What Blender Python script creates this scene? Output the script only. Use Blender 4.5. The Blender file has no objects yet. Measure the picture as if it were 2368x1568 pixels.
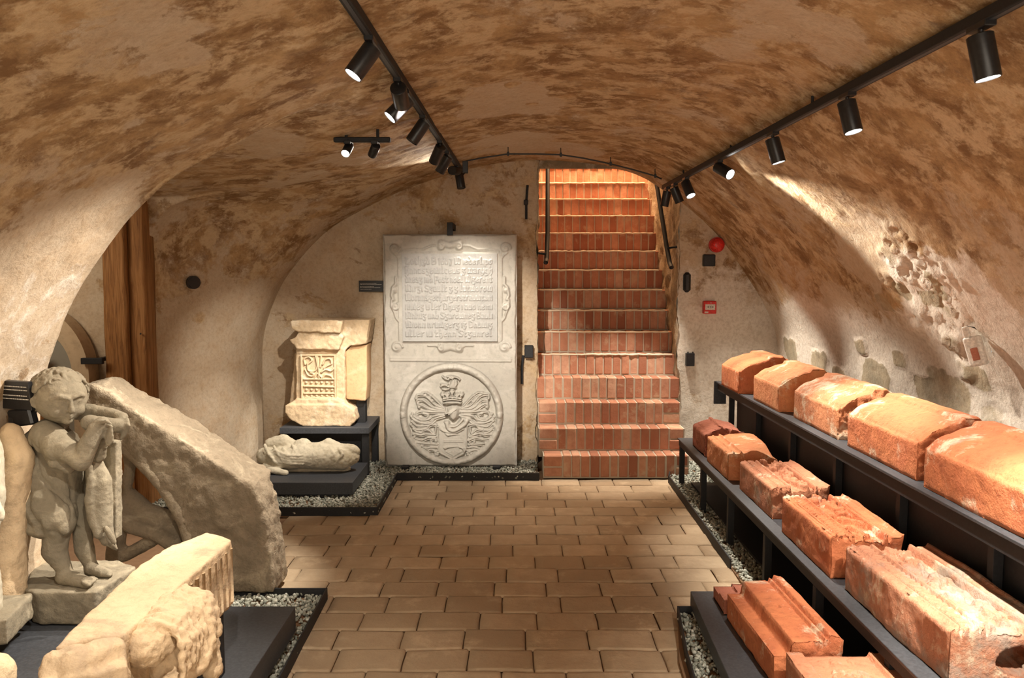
import bpy, bmesh, math, random
import numpy as np
from mathutils import Vector, Matrix, Euler

sc = bpy.context.scene
COL = sc.collection
PI = math.pi

# ------------------------------------------------------------------ camera
EYE = 1.58
F = 1900.0                                   # focal length in photo pixels
TH = math.atan(154.0 / F)                    # tilt below the horizon
cd = bpy.data.cameras.new('camera')
cam = bpy.data.objects.new('camera', cd)
COL.objects.link(cam)
cam.location = (0, 0, EYE)
cam.rotation_euler = (PI / 2 - TH, 0, 0)
cd.sensor_width = 36.0
cd.lens = 36.0 * F / 2368.0
cd.clip_start = 0.05
cd.dof.use_dof = True
cd.dof.focus_distance = 4.8
cd.dof.aperture_fstop = 9.0
sc.camera = cam

# ------------------------------------------------------------------ world, exposure
w = bpy.data.worlds.new('cellar_air')
sc.world = w
w.use_nodes = True
w.node_tree.nodes['Background'].inputs[0].default_value = (1.0, 0.72, 0.45, 1)
w.node_tree.nodes['Background'].inputs[1].default_value = 0.05
sc.view_settings.view_transform = 'Standard'
sc.view_settings.look = 'None'
sc.view_settings.gamma = 1.0
sc.view_settings.exposure = 0.28
sc.cycles.use_denoising = True
sc.cycles.max_bounces = 6
sc.cycles.diffuse_bounces = 4
sc.cycles.adaptive_threshold = 0.05
sc.cycles.sample_clamp_indirect = 8.0
WARM = (1.0, 0.90, 0.77)
LAMP = 9.0                                    # common factor on every track lamp


def area(name, loc, aim, sx, sy, power, col):
    l = bpy.data.lights.new(name, 'AREA')
    l.shape = 'RECTANGLE'; l.size = sx; l.size_y = sy
    l.energy = power; l.color = col
    o = bpy.data.objects.new(name, l); COL.objects.link(o)
    o.location = loc
    o.rotation_euler = (Vector(aim) - Vector(loc)).to_track_quat('-Z', 'Y').to_euler()
    return o


# added unseen fill lights behind the photographer, and the light of the stairwell above
area('rear_fill_light', (0.2, -2.6, 1.5), (0.0, 3.0, 1.9), 3.0, 1.6, 70, (1.0, 0.88, 0.72))
area('low_fill_light', (0.1, -0.6, 0.35), (0.0, 1.2, 2.6), 1.8, 1.4, 26, (1.0, 0.88, 0.71))  # added uplight near the floor, brightens the vault from below
area('stairwell_light', (0.85, 8.3, 3.85), (0.85, 9.0, 2.6), 0.9, 0.5, 115, (1.0, 0.61, 0.33))

area('side_passage_light', (-3.2, 4.4, 1.93), (-3.1, 5.3, .9), 0.5, 0.3, 9, (1.0, 0.84, 0.64))


# ------------------------------------------------------------------ helpers
def ray(px, py):
    u = (px - 1184.0) / F; v = (784.0 - py) / F
    return np.array([u, math.cos(TH) + v * math.sin(TH), -math.sin(TH) + v * math.cos(TH)])


def atY(px, py, Y):
    d = ray(px, py); t = Y / d[1]
    return np.array([d[0] * t, Y, EYE + d[2] * t])


def atZ(px, py, z):
    d = ray(px, py); t = (z - EYE) / d[2]
    return np.array([d[0] * t, d[1] * t, z])


def hash3(ix, iy, iz, seed):
    n = (ix * 374761393 + iy * 668265263 + iz * 2147483647 + seed * 1274126177) & 0xFFFFFFFF
    n = ((n ^ (n >> 13)) * 1274126177) & 0xFFFFFFFF
    n = (n ^ (n >> 16)) & 0xFFFF
    return n / 65535.0


def vnoise(p, seed=0):
    p = np.asarray(p, dtype=np.float64)
    f = np.floor(p); i = f.astype(np.int64); t = p - f
    t = t * t * (3 - 2 * t)
    out = 0
    for dx in (0, 1):
        wx = t[:, 0] if dx else 1 - t[:, 0]
        for dy in (0, 1):
            wy = t[:, 1] if dy else 1 - t[:, 1]
            for dz in (0, 1):
                wz = t[:, 2] if dz else 1 - t[:, 2]
                out = out + wx * wy * wz * hash3(i[:, 0] + dx, i[:, 1] + dy, i[:, 2] + dz, seed)
    return out * 2 - 1


def fbm(p, scale=1.0, octaves=4, seed=0, rough=0.5):
    p = np.asarray(p, dtype=np.float64) * scale
    a = 1.0; s = 0; tot = 0
    for o in range(octaves):
        s = s + a * vnoise(p + 17.3 * o, seed + o * 7)
        tot += a; a *= rough; p = p * 2.03
    return s / tot


def sstep(a, b, x):
    t = np.clip((x - a) / (b - a), 0, 1)
    return t * t * (3 - 2 * t)


def mesh_from(name, verts, faces, mats, smooth=True, cols=None, fcols=None, midx=None, attrs=None):
    me = bpy.data.meshes.new(name)
    if isinstance(faces, np.ndarray) and faces.ndim == 2:
        nv = len(verts); nf, k = faces.shape
        me.vertices.add(nv); me.vertices.foreach_set('co', np.asarray(verts, dtype=np.float32).ravel())
        me.loops.add(nf * k); me.loops.foreach_set('vertex_index', faces.astype(np.int32).ravel())
        me.polygons.add(nf)
        me.polygons.foreach_set('loop_start', np.arange(0, nf * k, k, dtype=np.int32))
        me.polygons.foreach_set('loop_total', np.full(nf, k, dtype=np.int32))
        me.update(calc_edges=True)
    else:
        me.from_pydata([tuple(map(float, v)) for v in verts], [], [tuple(int(i) for i in f) for f in faces])
        me.update()
    for m in (mats if isinstance(mats, (list, tuple)) else [mats]):
        me.materials.append(m)
    if smooth:
        me.polygons.foreach_set('use_smooth', np.ones(len(me.polygons), dtype=bool))
    if midx is not None:
        me.polygons.foreach_set('material_index', np.asarray(midx, dtype=np.int32))
    if fcols is not None:      # one value per face
        a = me.attributes.new('tone', 'FLOAT', 'FACE')
        a.data.foreach_set('value', np.asarray(fcols, dtype=np.float32))
    if attrs:
        for k, v in attrs.items():
            a = me.attributes.new(k, 'FLOAT', 'POINT')
            a.data.foreach_set('value', np.asarray(v, dtype=np.float32))
    return me


WLOC = {}


def wloc(o):
    return WLOC[o.name] if o is not None else np.zeros(3)


def obj(name, me_or_vf, mat=None, parent=None, origin=None, **kw):
    if isinstance(me_or_vf, tuple):
        verts, faces = me_or_vf[:2]
        verts = np.asarray(verts, dtype=np.float64)
        if parent is not None:
            off = wloc(parent)
        elif origin is not None:
            off = np.array(origin, dtype=float)
        else:
            mn = verts.min(0); mx = verts.max(0)
            off = np.array([(mn[0] + mx[0]) / 2, (mn[1] + mx[1]) / 2, mn[2]])
        me = mesh_from(name, verts - off, faces, mat, **kw)
    o = bpy.data.objects.new(name, me); COL.objects.link(o)
    if parent is not None:
        o.parent = parent
        WLOC[o.name] = wloc(parent)
    else:
        o.location = off
        WLOC[o.name] = off
    return o


def thing(name, label, cat, loc, group=None):
    o = bpy.data.objects.new(name, None); COL.objects.link(o)
    o.empty_display_size = 0.05
    o.location = tuple(loc); o['label'] = label; o['category'] = cat
    if group: o['group'] = group
    WLOC[o.name] = np.array(loc, dtype=float)
    return o


def tag(o, label, cat, group=None, kind=None):
    o['label'] = label; o['category'] = cat
    if group: o['group'] = group
    if kind: o['kind'] = kind
    return o


def struct(o):
    o['kind'] = 'structure'; return o


def grid_faces(nr, nc, off=0):
    i = np.arange(nr - 1)[:, None] * nc + np.arange(nc - 1)[None, :]
    i = i.ravel() + off
    return np.stack([i, i + 1, i + nc + 1, i + nc], 1)


_cg = {}


def cubegrid(nx, ny, nz):
    key = (nx, ny, nz)
    if key in _cg: return _cg[key]
    idx = {}; V = []; Fc = []
    def vid(a, b, c):
        k = (a, b, c)
        if k not in idx:
            idx[k] = len(V); V.append((2 * a / nx - 1, 2 * b / ny - 1, 2 * c / nz - 1))
        return idx[k]
    for a in range(nx):
        for b in range(ny):
            Fc.append((vid(a, b, 0), vid(a, b + 1, 0), vid(a + 1, b + 1, 0), vid(a + 1, b, 0)))
            Fc.append((vid(a, b, nz), vid(a + 1, b, nz), vid(a + 1, b + 1, nz), vid(a, b + 1, nz)))
    for a in range(nx):
        for c in range(nz):
            Fc.append((vid(a, 0, c), vid(a + 1, 0, c), vid(a + 1, 0, c + 1), vid(a, 0, c + 1)))
            Fc.append((vid(a, ny, c), vid(a, ny, c + 1), vid(a + 1, ny, c + 1), vid(a + 1, ny, c)))
    for b in range(ny):
        for c in range(nz):
            Fc.append((vid(0, b, c), vid(0, b, c + 1), vid(0, b + 1, c + 1), vid(0, b + 1, c)))
            Fc.append((vid(nx, b, c), vid(nx, b + 1, c), vid(nx, b + 1, c + 1), vid(nx, b, c + 1)))
    r = (np.array(V), np.array(Fc))
    _cg[key] = r
    return r


def vnormals(v, f):
    a = v[f[:, 1]] - v[f[:, 0]]; b = v[f[:, 2]] - v[f[:, 0]]
    n = np.cross(a, b); out = np.zeros_like(v)
    for k in range(f.shape[1]): np.add.at(out, f[:, k], n)
    return out / (np.linalg.norm(out, axis=1)[:, None] + 1e-12)


class MB:
    """collects boxes, cylinders and bars into one mesh"""
    def __init__(s): s.v = []; s.f = []; s.t = []; s.n = 0; s.m = []
    def add(s, v, f, tone=0.5, m=0):
        v = [tuple(map(float, q)) for q in v]
        s.v += v; s.f += [tuple(int(i) + s.n for i in q) for q in f]; s.n += len(v)
        s.t += [tone] * len(f); s.m += [m] * len(f)
    def box(s, lo, hi, bev=0.0, tone=0.5, m=0, rot=None, piv=None):
        lo = np.array(lo, float); hi = np.array(hi, float)
        b = min(bev, 0.45 * min(hi - lo))
        if b <= 0:
            v = [(x, y, z) for x in (lo[0], hi[0]) for y in (lo[1], hi[1]) for z in (lo[2], hi[2])]
            f = [(0, 1, 3, 2), (4, 6, 7, 5), (0, 4, 5, 1), (2, 3, 7, 6), (0, 2, 6, 4), (1, 5, 7, 3)]
        else:
            v = []; sg = [(x, y, z) for x in (0, 1) for y in (0, 1) for z in (0, 1)]
            for c in sg:
                for ax in range(3):
                    q = []
                    for k in range(3):
                        e = lo[k] if c[k] == 0 else hi[k]
                        if k != ax: e += b if c[k] == 0 else -b
                        q.append(e)
                    v.append(q)
            def I(c, ax): return (c[0] * 4 + c[1] * 2 + c[2]) * 3 + ax
            f = []
            for ax in range(3):
                o1, o2 = [k for k in range(3) if k != ax]
                for sd in (0, 1):
                    q = []
                    for p1, p2 in ((0, 0), (1, 0), (1, 1), (0, 1)):
                        c = [0, 0, 0]; c[ax] = sd; c[o1] = p1; c[o2] = p2; q.append(I(c, ax))
                    f.append(q)
            for ax in range(3):          # edges parallel to ax
                o1, o2 = [k for k in range(3) if k != ax]
                for p1 in (0, 1):
                    for p2 in (0, 1):
                        c0 = [0, 0, 0]; c0[o1] = p1; c0[o2] = p2; c1 = list(c0); c1[ax] = 1
                        f.append([I(c0, o1), I(c1, o1), I(c1, o2), I(c0, o2)])
            for c in sg: f.append([I(c, 0), I(c, 1), I(c, 2)])
        v = np.array(v, float)
        if rot is not None:
            R = np.array(Euler(rot).to_matrix()); p = np.array(piv if piv is not None else (lo + hi) / 2)
            v = (v - p) @ R.T + p
        s.add(v, f, tone, m)
    def tube(s, pts, r, seg=12, cap=True, m=0, tone=0.5):
        pts = [np.array(p, float) for p in pts]
        rs = r if isinstance(r, (list, tuple)) else [r] * len(pts)
        v = []; f = []
        prev = None; pd = None
        for i, p in enumerate(pts):
            d = pts[min(i + 1, len(pts) - 1)] - pts[max(i - 1, 0)]
            L_ = np.linalg.norm(d); d = d / L_ if L_ > 1e-9 else pd
            if pd is not None and np.dot(d, pd) < -.5: d = -d
            pd = d
            up = np.array([0, 0, 1.0]) if abs(d[2]) < 0.9 else np.array([0, 1.0, 0])
            a = np.cross(d, up) if prev is None else prev - d * np.dot(prev, d)
            a /= np.linalg.norm(a); prev = a; b = np.cross(d, a)
            for k in range(seg):
                t = 2 * PI * k / seg
                v.append(p + rs[i] * (math.cos(t) * a + math.sin(t) * b))
        for i in range(len(pts) - 1):
            for k in range(seg):
                k2 = (k + 1) % seg
                f.append((i * seg + k, i * seg + k2, (i + 1) * seg + k2, (i + 1) * seg + k))
        if cap:
            f.append(tuple(range(seg))); f.append(tuple((len(pts) - 1) * seg + k for k in range(seg))[::-1])
        s.add(v, f, tone, m)
    def build(s, name, mat, parent=None, smooth=False, origin=None):
        o = obj(name, (np.array(s.v), s.f), mat, parent, origin, smooth=smooth, fcols=s.t, midx=s.m)
        return o


def bevel_shade(o, ang=40):
    """smooth shading with sharp edges kept"""
    me = o.data
    bm = bmesh.new(); bm.from_mesh(me)
    bmesh.ops.recalc_face_normals(bm, faces=bm.faces)
    for f in bm.faces: f.smooth = True
    for e in bm.edges:
        if len(e.link_faces) == 2 and e.calc_face_angle(0) > math.radians(ang): e.smooth = False
    bm.to_mesh(me); bm.free()
    return o


# ------------------------------------------------------------------ materials
class NT:
    def __init__(s, name):
        s.m = bpy.data.materials.new(name); s.m.use_nodes = True
        s.t = s.m.node_tree; s.n = s.t.nodes; s.b = s.n['Principled BSDF']
        s.tc = s.n.new('ShaderNodeTexCoord').outputs['Object']
    def link(s, a, b): s.t.links.new(a, b)
    def noise(s, scale, detail=4, rough=0.55, dist=0.0, vec=None, sc3=None):
        n = s.n.new('ShaderNodeTexNoise'); n.inputs['Scale'].default_value = scale
        n.inputs['Detail'].default_value = detail; n.inputs['Roughness'].default_value = rough
        n.inputs['Distortion'].default_value = dist
        v = vec or s.tc
        if sc3:
            mp = s.n.new('ShaderNodeMapping'); mp.inputs['Scale'].default_value = sc3; s.link(v, mp.inputs[0]); v = mp.outputs[0]
        s.link(v, n.inputs['Vector']); return n.outputs['Fac']
    def voro(s, scale, feat='F1', vec=None, out='Distance', rnd=1.0):
        n = s.n.new('ShaderNodeTexVoronoi'); n.feature = feat; n.inputs['Scale'].default_value = scale
        n.inputs['Randomness'].default_value = rnd
        s.link(vec or s.tc, n.inputs['Vector']); return n.outputs[out]
    def ramp(s, fac, pts, interp='LINEAR'):
        r = s.n.new('ShaderNodeValToRGB'); r.color_ramp.interpolation = interp
        e = r.color_ramp.elements
        while len(e) < len(pts): e.new(0.5)
        for k, (p, c) in enumerate(pts):
            e[k].position = p; e[k].color = (c, c, c, 1) if isinstance(c, (int, float)) else (*c, 1)
        s.link(fac, r.inputs[0]); return r.outputs[0]
    def mix(s, fac, a, b, mode='MIX'):
        n = s.n.new('ShaderNodeMix'); n.data_type = 'RGBA'; n.blend_type = mode
        for sock, val in ((n.inputs[0], fac), (n.inputs[6], a), (n.inputs[7], b)):
            if hasattr(val, 'links'): s.link(val, sock)
            elif isinstance(val, (int, float)): sock.default_value = val
            else: sock.default_value = (*val, 1)
        return n.outputs[2]
    def math(s, op, a, b=0.5, clamp=False):
        n = s.n.new('ShaderNodeMath'); n.operation = op; n.use_clamp = clamp
        for sock, val in ((n.inputs[0], a), (n.inputs[1], b)):
            if hasattr(val, 'links'): s.link(val, sock)
            else: sock.default_value = val
        return n.outputs[0]
    def attr(s, name):
        n = s.n.new('ShaderNodeAttribute'); n.attribute_name = name; return n.outputs['Fac']
    def bump(s, h, strength=0.5, dist=0.01, prev=None):
        n = s.n.new('ShaderNodeBump'); n.inputs['Strength'].default_value = strength
        n.inputs['Distance'].default_value = dist; s.link(h, n.inputs['Height'])
        if prev is not None: s.link(prev, n.inputs['Normal'])
        return n.outputs[0]
    def out(s, col, rough=0.9, normal=None, metal=0.0, spec=0.3):
        if hasattr(col, 'links'): s.link(col, s.b.inputs['Base Color'])
        else: s.b.inputs['Base Color'].default_value = (*col, 1)
        if hasattr(rough, 'links'): s.link(rough, s.b.inputs['Roughness'])
        else: s.b.inputs['Roughness'].default_value = rough
        s.b.inputs['Metallic'].default_value = metal
        s.b.inputs['Specular IOR Level'].default_value = spec
        if normal is not None: s.link(normal, s.b.inputs['Normal'])
        return s.m


def mat_plaster(name, white=False):
    t = NT(name)
    bias = t.attr('wear')
    n1 = t.noise(2.1, 9, 0.74, 0.25, sc3=(1.0, 0.85, 1.1))
    n1b = t.math('ADD', t.math('MULTIPLY', t.math('SUBTRACT', n1, 0.5), 2.3), bias)
    patch = t.ramp(n1b, [(0.40, 0.0), (0.47, 0.65), (0.60, 1.0)])
    n2 = t.noise(7.5, 7, 0.72, 0.25)
    n3 = t.noise(42, 5, 0.7)
    cream = t.mix(t.ramp(n2, [(0.35, 0.0), (0.7, 1.0)]), (0.555, 0.46, 0.345), (0.485, 0.36, 0.235))
    n4 = t.noise(3.4, 8, 0.75, 0.3)
    brown = t.mix(t.ramp(n4, [(0.42, 0.0), (0.58, 1.0)]), (0.45, 0.30, 0.155), (0.225, 0.13, 0.062))
    brown = t.mix(t.ramp(n2, [(0.47, 0.0), (0.57, 0.9)]), brown, (0.58, 0.44, 0.275))
    c = t.mix(patch, cream, brown)
    grey = t.ramp(t.noise(2.6, 7, 0.75, 0.2), [(0.60, 0.0), (0.68, 0.6)])
    c = t.mix(t.math('MULTIPLY', grey, patch), c, (0.15, 0.105, 0.08))
    pale = t.attr('pale')
    pn = t.math('ADD', pale, t.math('MULTIPLY', t.math('SUBTRACT', n2, 0.5), 0.9))
    c = t.mix(t.ramp(pn, [(0.42, 0.0), (0.56, 1.0)]), c, t.mix(n3, (0.64, 0.56, 0.46), (0.74, 0.69, 0.61)))
    st = t.attr('stone')
    stc = t.mix(t.ramp(t.noise(9, 5, 0.6), [(0.35, 0.0), (0.65, 1.0)]), (0.25, 0.215, 0.14), (0.42, 0.34, 0.22))
    c = t.mix(t.ramp(t.math('ADD', st, t.math('MULTIPLY', t.math('SUBTRACT', n2, 0.5), 0.5)), [(0.42, 0.0), (0.58, 0.85)]), c, stc)
    c = t.mix(t.ramp(n3, [(0.30, 0.30), (0.55, 0.0)]), c, (0.20, 0.12, 0.06))
    nb = t.bump(n2, 0.40, 0.022)
    nb = t.bump(n3, 0.60, 0.006, nb)
    nb = t.bump(patch, 0.35, 0.006, nb)
    return t.out(c, 0.95, nb, spec=0.15)


def mat_stone(name, c1, c2, c3=None, scale=6, bumpy=0.5, fine=60, patina=0.0):
    t = NT(name)
    a = t.noise(scale, 7, 0.62, 0.4)
    b = t.noise(scale * 6, 5, 0.65)
    c = t.mix(t.ramp(a, [(0.32, 0.0), (0.68, 1.0)]), c1, c2)
    if c3 is not None:
        c = t.mix(t.ramp(t.noise(scale * 0.7, 8, 0.7, 0.8), [(0.52, 0.0), (0.64, 0.9)]), c, c3)
    c = t.mix(t.ramp(b, [(0.30, 0.35), (0.5, 0.0)]), c, tuple(q * 0.45 for q in c1))
    n = t.bump(b, bumpy, 0.008)
    n = t.bump(t.noise(fine, 4, 0.7), bumpy, 0.003, n)
    return t.out(c, 0.9, n, spec=0.2)


def mat_terracotta(name, base, dark, lime=0.5, grey=0.5, seed=0.0):
    t = NT(name)
    mp = t.n.new('ShaderNodeMapping'); mp.inputs['Location'].default_value = (seed, seed * 1.7, seed * 0.6)
    t.link(t.tc, mp.inputs[0]); v = mp.outputs[0]
    a = t.noise(4.5, 8, 0.65, 0.5, vec=v)
    b = t.noise(30, 6, 0.7, vec=v)
    c = t.mix(t.ramp(a, [(0.35, 0.0), (0.65, 1.0)]), base, dark)
    l = t.noise(6.0, 7, 0.72, 0.3, vec=v)
    c = t.mix(t.ramp(l, [(0.66 - 0.16 * lime, 0.0), (0.74 - 0.14 * lime, 0.85)]), c, (0.72, 0.58, 0.42))
    g = t.noise(3.2, 7, 0.7, 0.2, vec=v)
    c = t.mix(t.ramp(g, [(0.70 - 0.2 * grey, 0.0), (0.76 - 0.16 * grey, 0.75)]), c, (0.34, 0.30, 0.25))
    c = t.mix(t.ramp(b, [(0.32, 0.4), (0.48, 0.0)]), c, tuple(q * 0.45 for q in dark))
    n = t.bump(a, 0.5, 0.02); n = t.bump(b, 0.9, 0.010, n)
    n = t.bump(t.noise(120, 3, 0.7, vec=v), 0.4, 0.002, n)
    return t.out(c, 0.85, n, spec=0.25)


def mat_toned(name, cols, rough=0.85, scale=14, bumpy=0.5, spots=None):
    """bricks and tiles: each has its own tone"""
    t = NT(name)
    tone = t.attr('tone')
    c = t.ramp(tone, cols)
    a = t.noise(scale, 6, 0.65)
    b = t.noise(scale * 5, 4, 0.7)
    c = t.mix(t.ramp(a, [(0.3, 0.55), (0.6, 0.0)]), c, cols[0][1])
    if spots: c = t.mix(t.ramp(t.noise(scale * 0.5, 7, 0.7), [(0.56, 0.0), (0.68, 0.8)]), c, spots)
    n = t.bump(a, bumpy, 0.01); n = t.bump(b, bumpy, 0.003, n)
    return t.out(c, rough, n, spec=0.25)


def mat_metal(name, c, rough=0.5, metal=0.0):
    t = NT(name)
    n = t.noise(90, 3, 0.6)
    col = t.mix(t.ramp(n, [(0.4, 0.0), (0.7, 1.0)]), c, tuple(q * 1.5 for q in c))
    return t.out(col, rough, t.bump(n, 0.15, 0.001), metal, 0.4)


def mat_emit(name, c, s):
    t = NT(name); t.out(c, 0.4)
    t.b.inputs['Emission Color'].default_value = (*c, 1); t.b.inputs['Emission Strength'].default_value = s
    return t.m


def mat_wood(name):
    t = NT(name)
    g = t.noise(3, 8, 0.65, 1.5, sc3=(14, 14, 0.8))
    c = t.ramp(g, [(0.3, (0.13, 0.055, 0.018)), (0.5, (0.29, 0.135, 0.045)), (0.7, (0.40, 0.21, 0.085))])
    return t.out(c, 0.7, t.bump(g, 0.4, 0.01), spec=0.25)


def mat_carcass(name, c1, c2, rough=0.8):
    t = NT(name); n = t.noise(20, 6, 0.6)
    return t.out(t.mix(n, c1, c2), rough, t.bump(n, 0.3, 0.004))


M = {}
M['plaster'] = mat_plaster('lime plaster with brown flaking')
M['rubble'] = mat_stone('rough rubble masonry', (0.36, 0.27, 0.17), (0.22, 0.17, 0.11), (0.50, 0.42, 0.32), 5, 0.9)
M['mortar'] = mat_carcass('pale mortar', (0.44, 0.36, 0.27), (0.34, 0.26, 0.18), 0.95)
M['brick'] = mat_toned('stair brick', [(0.0, (0.30, 0.12, 0.07)), (0.5, (0.48, 0.225, 0.135)), (1.0, (0.58, 0.36, 0.245))], spots=(0.50, 0.36, 0.24))
M['tile'] = mat_toned('worn clay floor tile', [(0.0, (0.34, 0.25, 0.16)), (0.5, (0.42, 0.32, 0.21)), (1.0, (0.50, 0.39, 0.265))], scale=8, bumpy=0.9, spots=(0.54, 0.42, 0.28))
M['joint'] = mat_carcass('dark floor joint', (0.16, 0.085, 0.045), (0.26, 0.16, 0.09), 0.95)
M['white_mortar'] = mat_carcass('worn white arris', (0.74, 0.64, 0.50), (0.62, 0.50, 0.36), 0.9)
M['joint_pale'] = mat_carcass('grey lime joint', (0.50, 0.43, 0.34), (0.38, 0.31, 0.23), 0.95)
M['gravel'] = mat_toned('grey green gravel', [(0.0, (0.17, 0.18, 0.15)), (0.5, (0.36, 0.37, 0.31)), (1.0, (0.62, 0.62, 0.55))], scale=40, bumpy=0.2)
M['black'] = mat_metal('matt black steel', (0.012, 0.0125, 0.014), 0.65)
M['platform'] = mat_metal('dark grey coated board', (0.038, 0.041, 0.047), 0.5)
M['blackplastic'] = mat_metal('black lamp housing', (0.012, 0.012, 0.013), 0.35)
M['glow'] = mat_emit('lit lens', (1.0, 0.97, 0.92), 30.0)
M['slab'] = mat_stone('grey limestone', (0.48, 0.46, 0.41), (0.405, 0.385, 0.345), (0.54, 0.52, 0.475), 4, 0.25, 90)
M['slabtext'] = mat_stone('blue grey limestone panel', (0.46, 0.455, 0.435), (0.38, 0.38, 0.37), None, 4, 0.25, 90)
M['sandstone'] = mat_stone('warm sandstone', (0.62, 0.48, 0.31), (0.52, 0.39, 0.25), (0.68, 0.58, 0.43), 7, 0.5, 80)
M['pinkstone'] = mat_stone('pinkish sandstone face', (0.62, 0.42, 0.24), (0.56, 0.36, 0.20), (0.66, 0.48, 0.30), 5, 0.3, 80)
M['marble'] = mat_stone('weathered white stone', (0.60, 0.55, 0.43), (0.50, 0.45, 0.34), (0.36, 0.31, 0.21), 6, 0.45, 70)
M['greystone'] = mat_stone('grey weathered sandstone', (0.28, 0.24, 0.17), (0.21, 0.18, 0.13), (0.36, 0.31, 0.22), 7, 0.6, 60)
M['wheelstone'] = mat_stone('pitted grey stone', (0.27, 0.215, 0.15), (0.205, 0.165, 0.115), (0.37, 0.31, 0.22), 9, 1.0, 45)
M['creamstone'] = mat_stone('cream limestone', (0.66, 0.50, 0.32), (0.58, 0.43, 0.27), (0.44, 0.33, 0.22), 5, 0.6, 60)
M['tc1'] = mat_terracotta('orange terracotta', (0.62, 0.22, 0.095), (0.48, 0.15, 0.07), 0.62, 0.35, 0.0)
M['tc2'] = mat_terracotta('limewashed terracotta', (0.60, 0.25, 0.12), (0.52, 0.19, 0.09), 0.95, 0.2, 3.1)
M['tc3'] = mat_terracotta('carved terracotta', (0.56, 0.25, 0.14), (0.45, 0.18, 0.10), 0.55, 0.85, 7.7)
M['tc4'] = mat_terracotta('red terracotta', (0.46, 0.18, 0.115), (0.34, 0.12, 0.08), 0.3, 0.3, 5.2)
M['tc5'] = mat_terracotta('orange yellow terracotta', (0.62, 0.28, 0.13), (0.54, 0.19, 0.085), 0.65, 0.25, 9.4)
M['tc6'] = mat_terracotta('weathered pale terracotta', (0.56, 0.27, 0.16), (0.46, 0.20, 0.12), 0.75, 0.95, 12.3)
M['wood'] = mat_wood('old brown timber')
M['red'] = mat_metal('red plastic', (0.50, 0.02, 0.015), 0.35)
M['white'] = mat_metal('white plastic', (0.52, 0.49, 0.44), 0.4)
M['greypanel'] = mat_carcass('grey painted door', (0.26, 0.25, 0.21), (0.31, 0.29, 0.24), 0.7)
M['archstone'] = mat_stone('pale dressed stone', (0.55, 0.43, 0.29), (0.46, 0.35, 0.23), None, 4, 0.2, 60)

# ------------------------------------------------------------------ the vaulted shell
R_ = [(-.405, 2.40), (-.01, 2.475), (.41, 2.48), (.945, 2.40), (1.23, 2.255), (1.62, 1.935), (1.83, 1.69), (2.13, 1.19), (2.2, .87), (2.2, 0.4), (2.2, 0.0)]
MAIN = [(-2.06, 0), (-2.06, .6), (-2.04, 1.05), (-1.91, 1.43), (-1.74, 1.68), (-1.49, 1.93), (-1.19, 2.10), (-.83, 2.265)]
PUSH = [(-2.45, 0), (-2.45, .7), (-2.45, 1.25), (-2.44, 1.75), (-2.27, 2.02), (-1.85, 2.13), (-1.3, 2.20), (-.83, 2.28)]
OPEN = [(-4.2, 0), (-4.2, .8), (-4.2, 1.6), (-4.0, 1.9), (-3.0, 2.03), (-2.0, 2.11), (-1.3, 2.20), (-.83, 2.28)]
SPL = 2                       # index of the left springing
NS = 26                       # samples per profile segment


def dense(pts):
    p = np.array(pts, float); n = len(p); out = []
    for i in range(n - 1):
        p0 = p[max(i - 1, 0)]; p1 = p[i]; p2 = p[i + 1]; p3 = p[min(i + 2, n - 1)]
        d1 = (p2 - p0) * .5; d2 = (p3 - p1) * .5
        L = np.linalg.norm(p2 - p1)
        for d in (d1, d2):
            m = np.linalg.norm(d)
            if m > L: d *= L / m
        for k in range(NS):
            t = k / NS
            out.append((2 * t**3 - 3 * t**2 + 1) * p1 + (t**3 - 2 * t**2 + t) * d1 + (-2 * t**3 + 3 * t**2) * p2 + (t**3 - t**2) * d2)
    out.append(p[-1])
    return np.array(out)


D_MAIN = dense(MAIN + R_); D_PUSH = dense(PUSH + R_); D_OPEN = dense(OPEN + R_)
YE, YP = 3.55, 5.45


def profile(Y):
    if Y <= YE: return D_MAIN
    if Y < YE + .06: t = (Y - YE) / .06; return D_MAIN * (1 - t) + D_OPEN * t
    if Y <= YP: return D_OPEN
    if Y < YP + .06: t = (Y - YP) / .06; return D_OPEN * (1 - t) + D_PUSH * t
    t = float(sstep(YP + .06, 6.62, Y))
    return D_PUSH * (1 - t) + D_MAIN * t


YB = 6.75
ys = np.concatenate([np.arange(-3.0, 1.0, .08), np.arange(1.0, YE - .01, .022), np.linspace(YE, YE + .06, 12), np.arange(YE + .08, YP - .005, .022),
                     np.linspace(YP, YP + .06, 70), np.arange(YP + .08, YB + .1, .022)])
V0 = np.array([[(x, y, z) for x, z in profile(y)] for y in ys])       # rows, cols, 3
nr, nc = V0.shape[:2]
# normals of the loft, pointing into the room
du = np.gradient(V0, axis=1); dv = np.gradient(V0, axis=0)
nrm = np.cross(du, dv); nrm /= np.linalg.norm(nrm, axis=2)[:, :, None] + 1e-9
flat = V0.reshape(-1, 3)
disp = (0.035 * fbm(flat, 0.8, 3, 3) + 0.014 * fbm(flat, 3.2, 4, 9) + 0.004 * fbm(flat, 16, 3, 21)).reshape(nr, nc)
fade = np.clip((YB - .05 - V0[:, :, 1]) / .3, .3, 1)
disp *= fade

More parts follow.
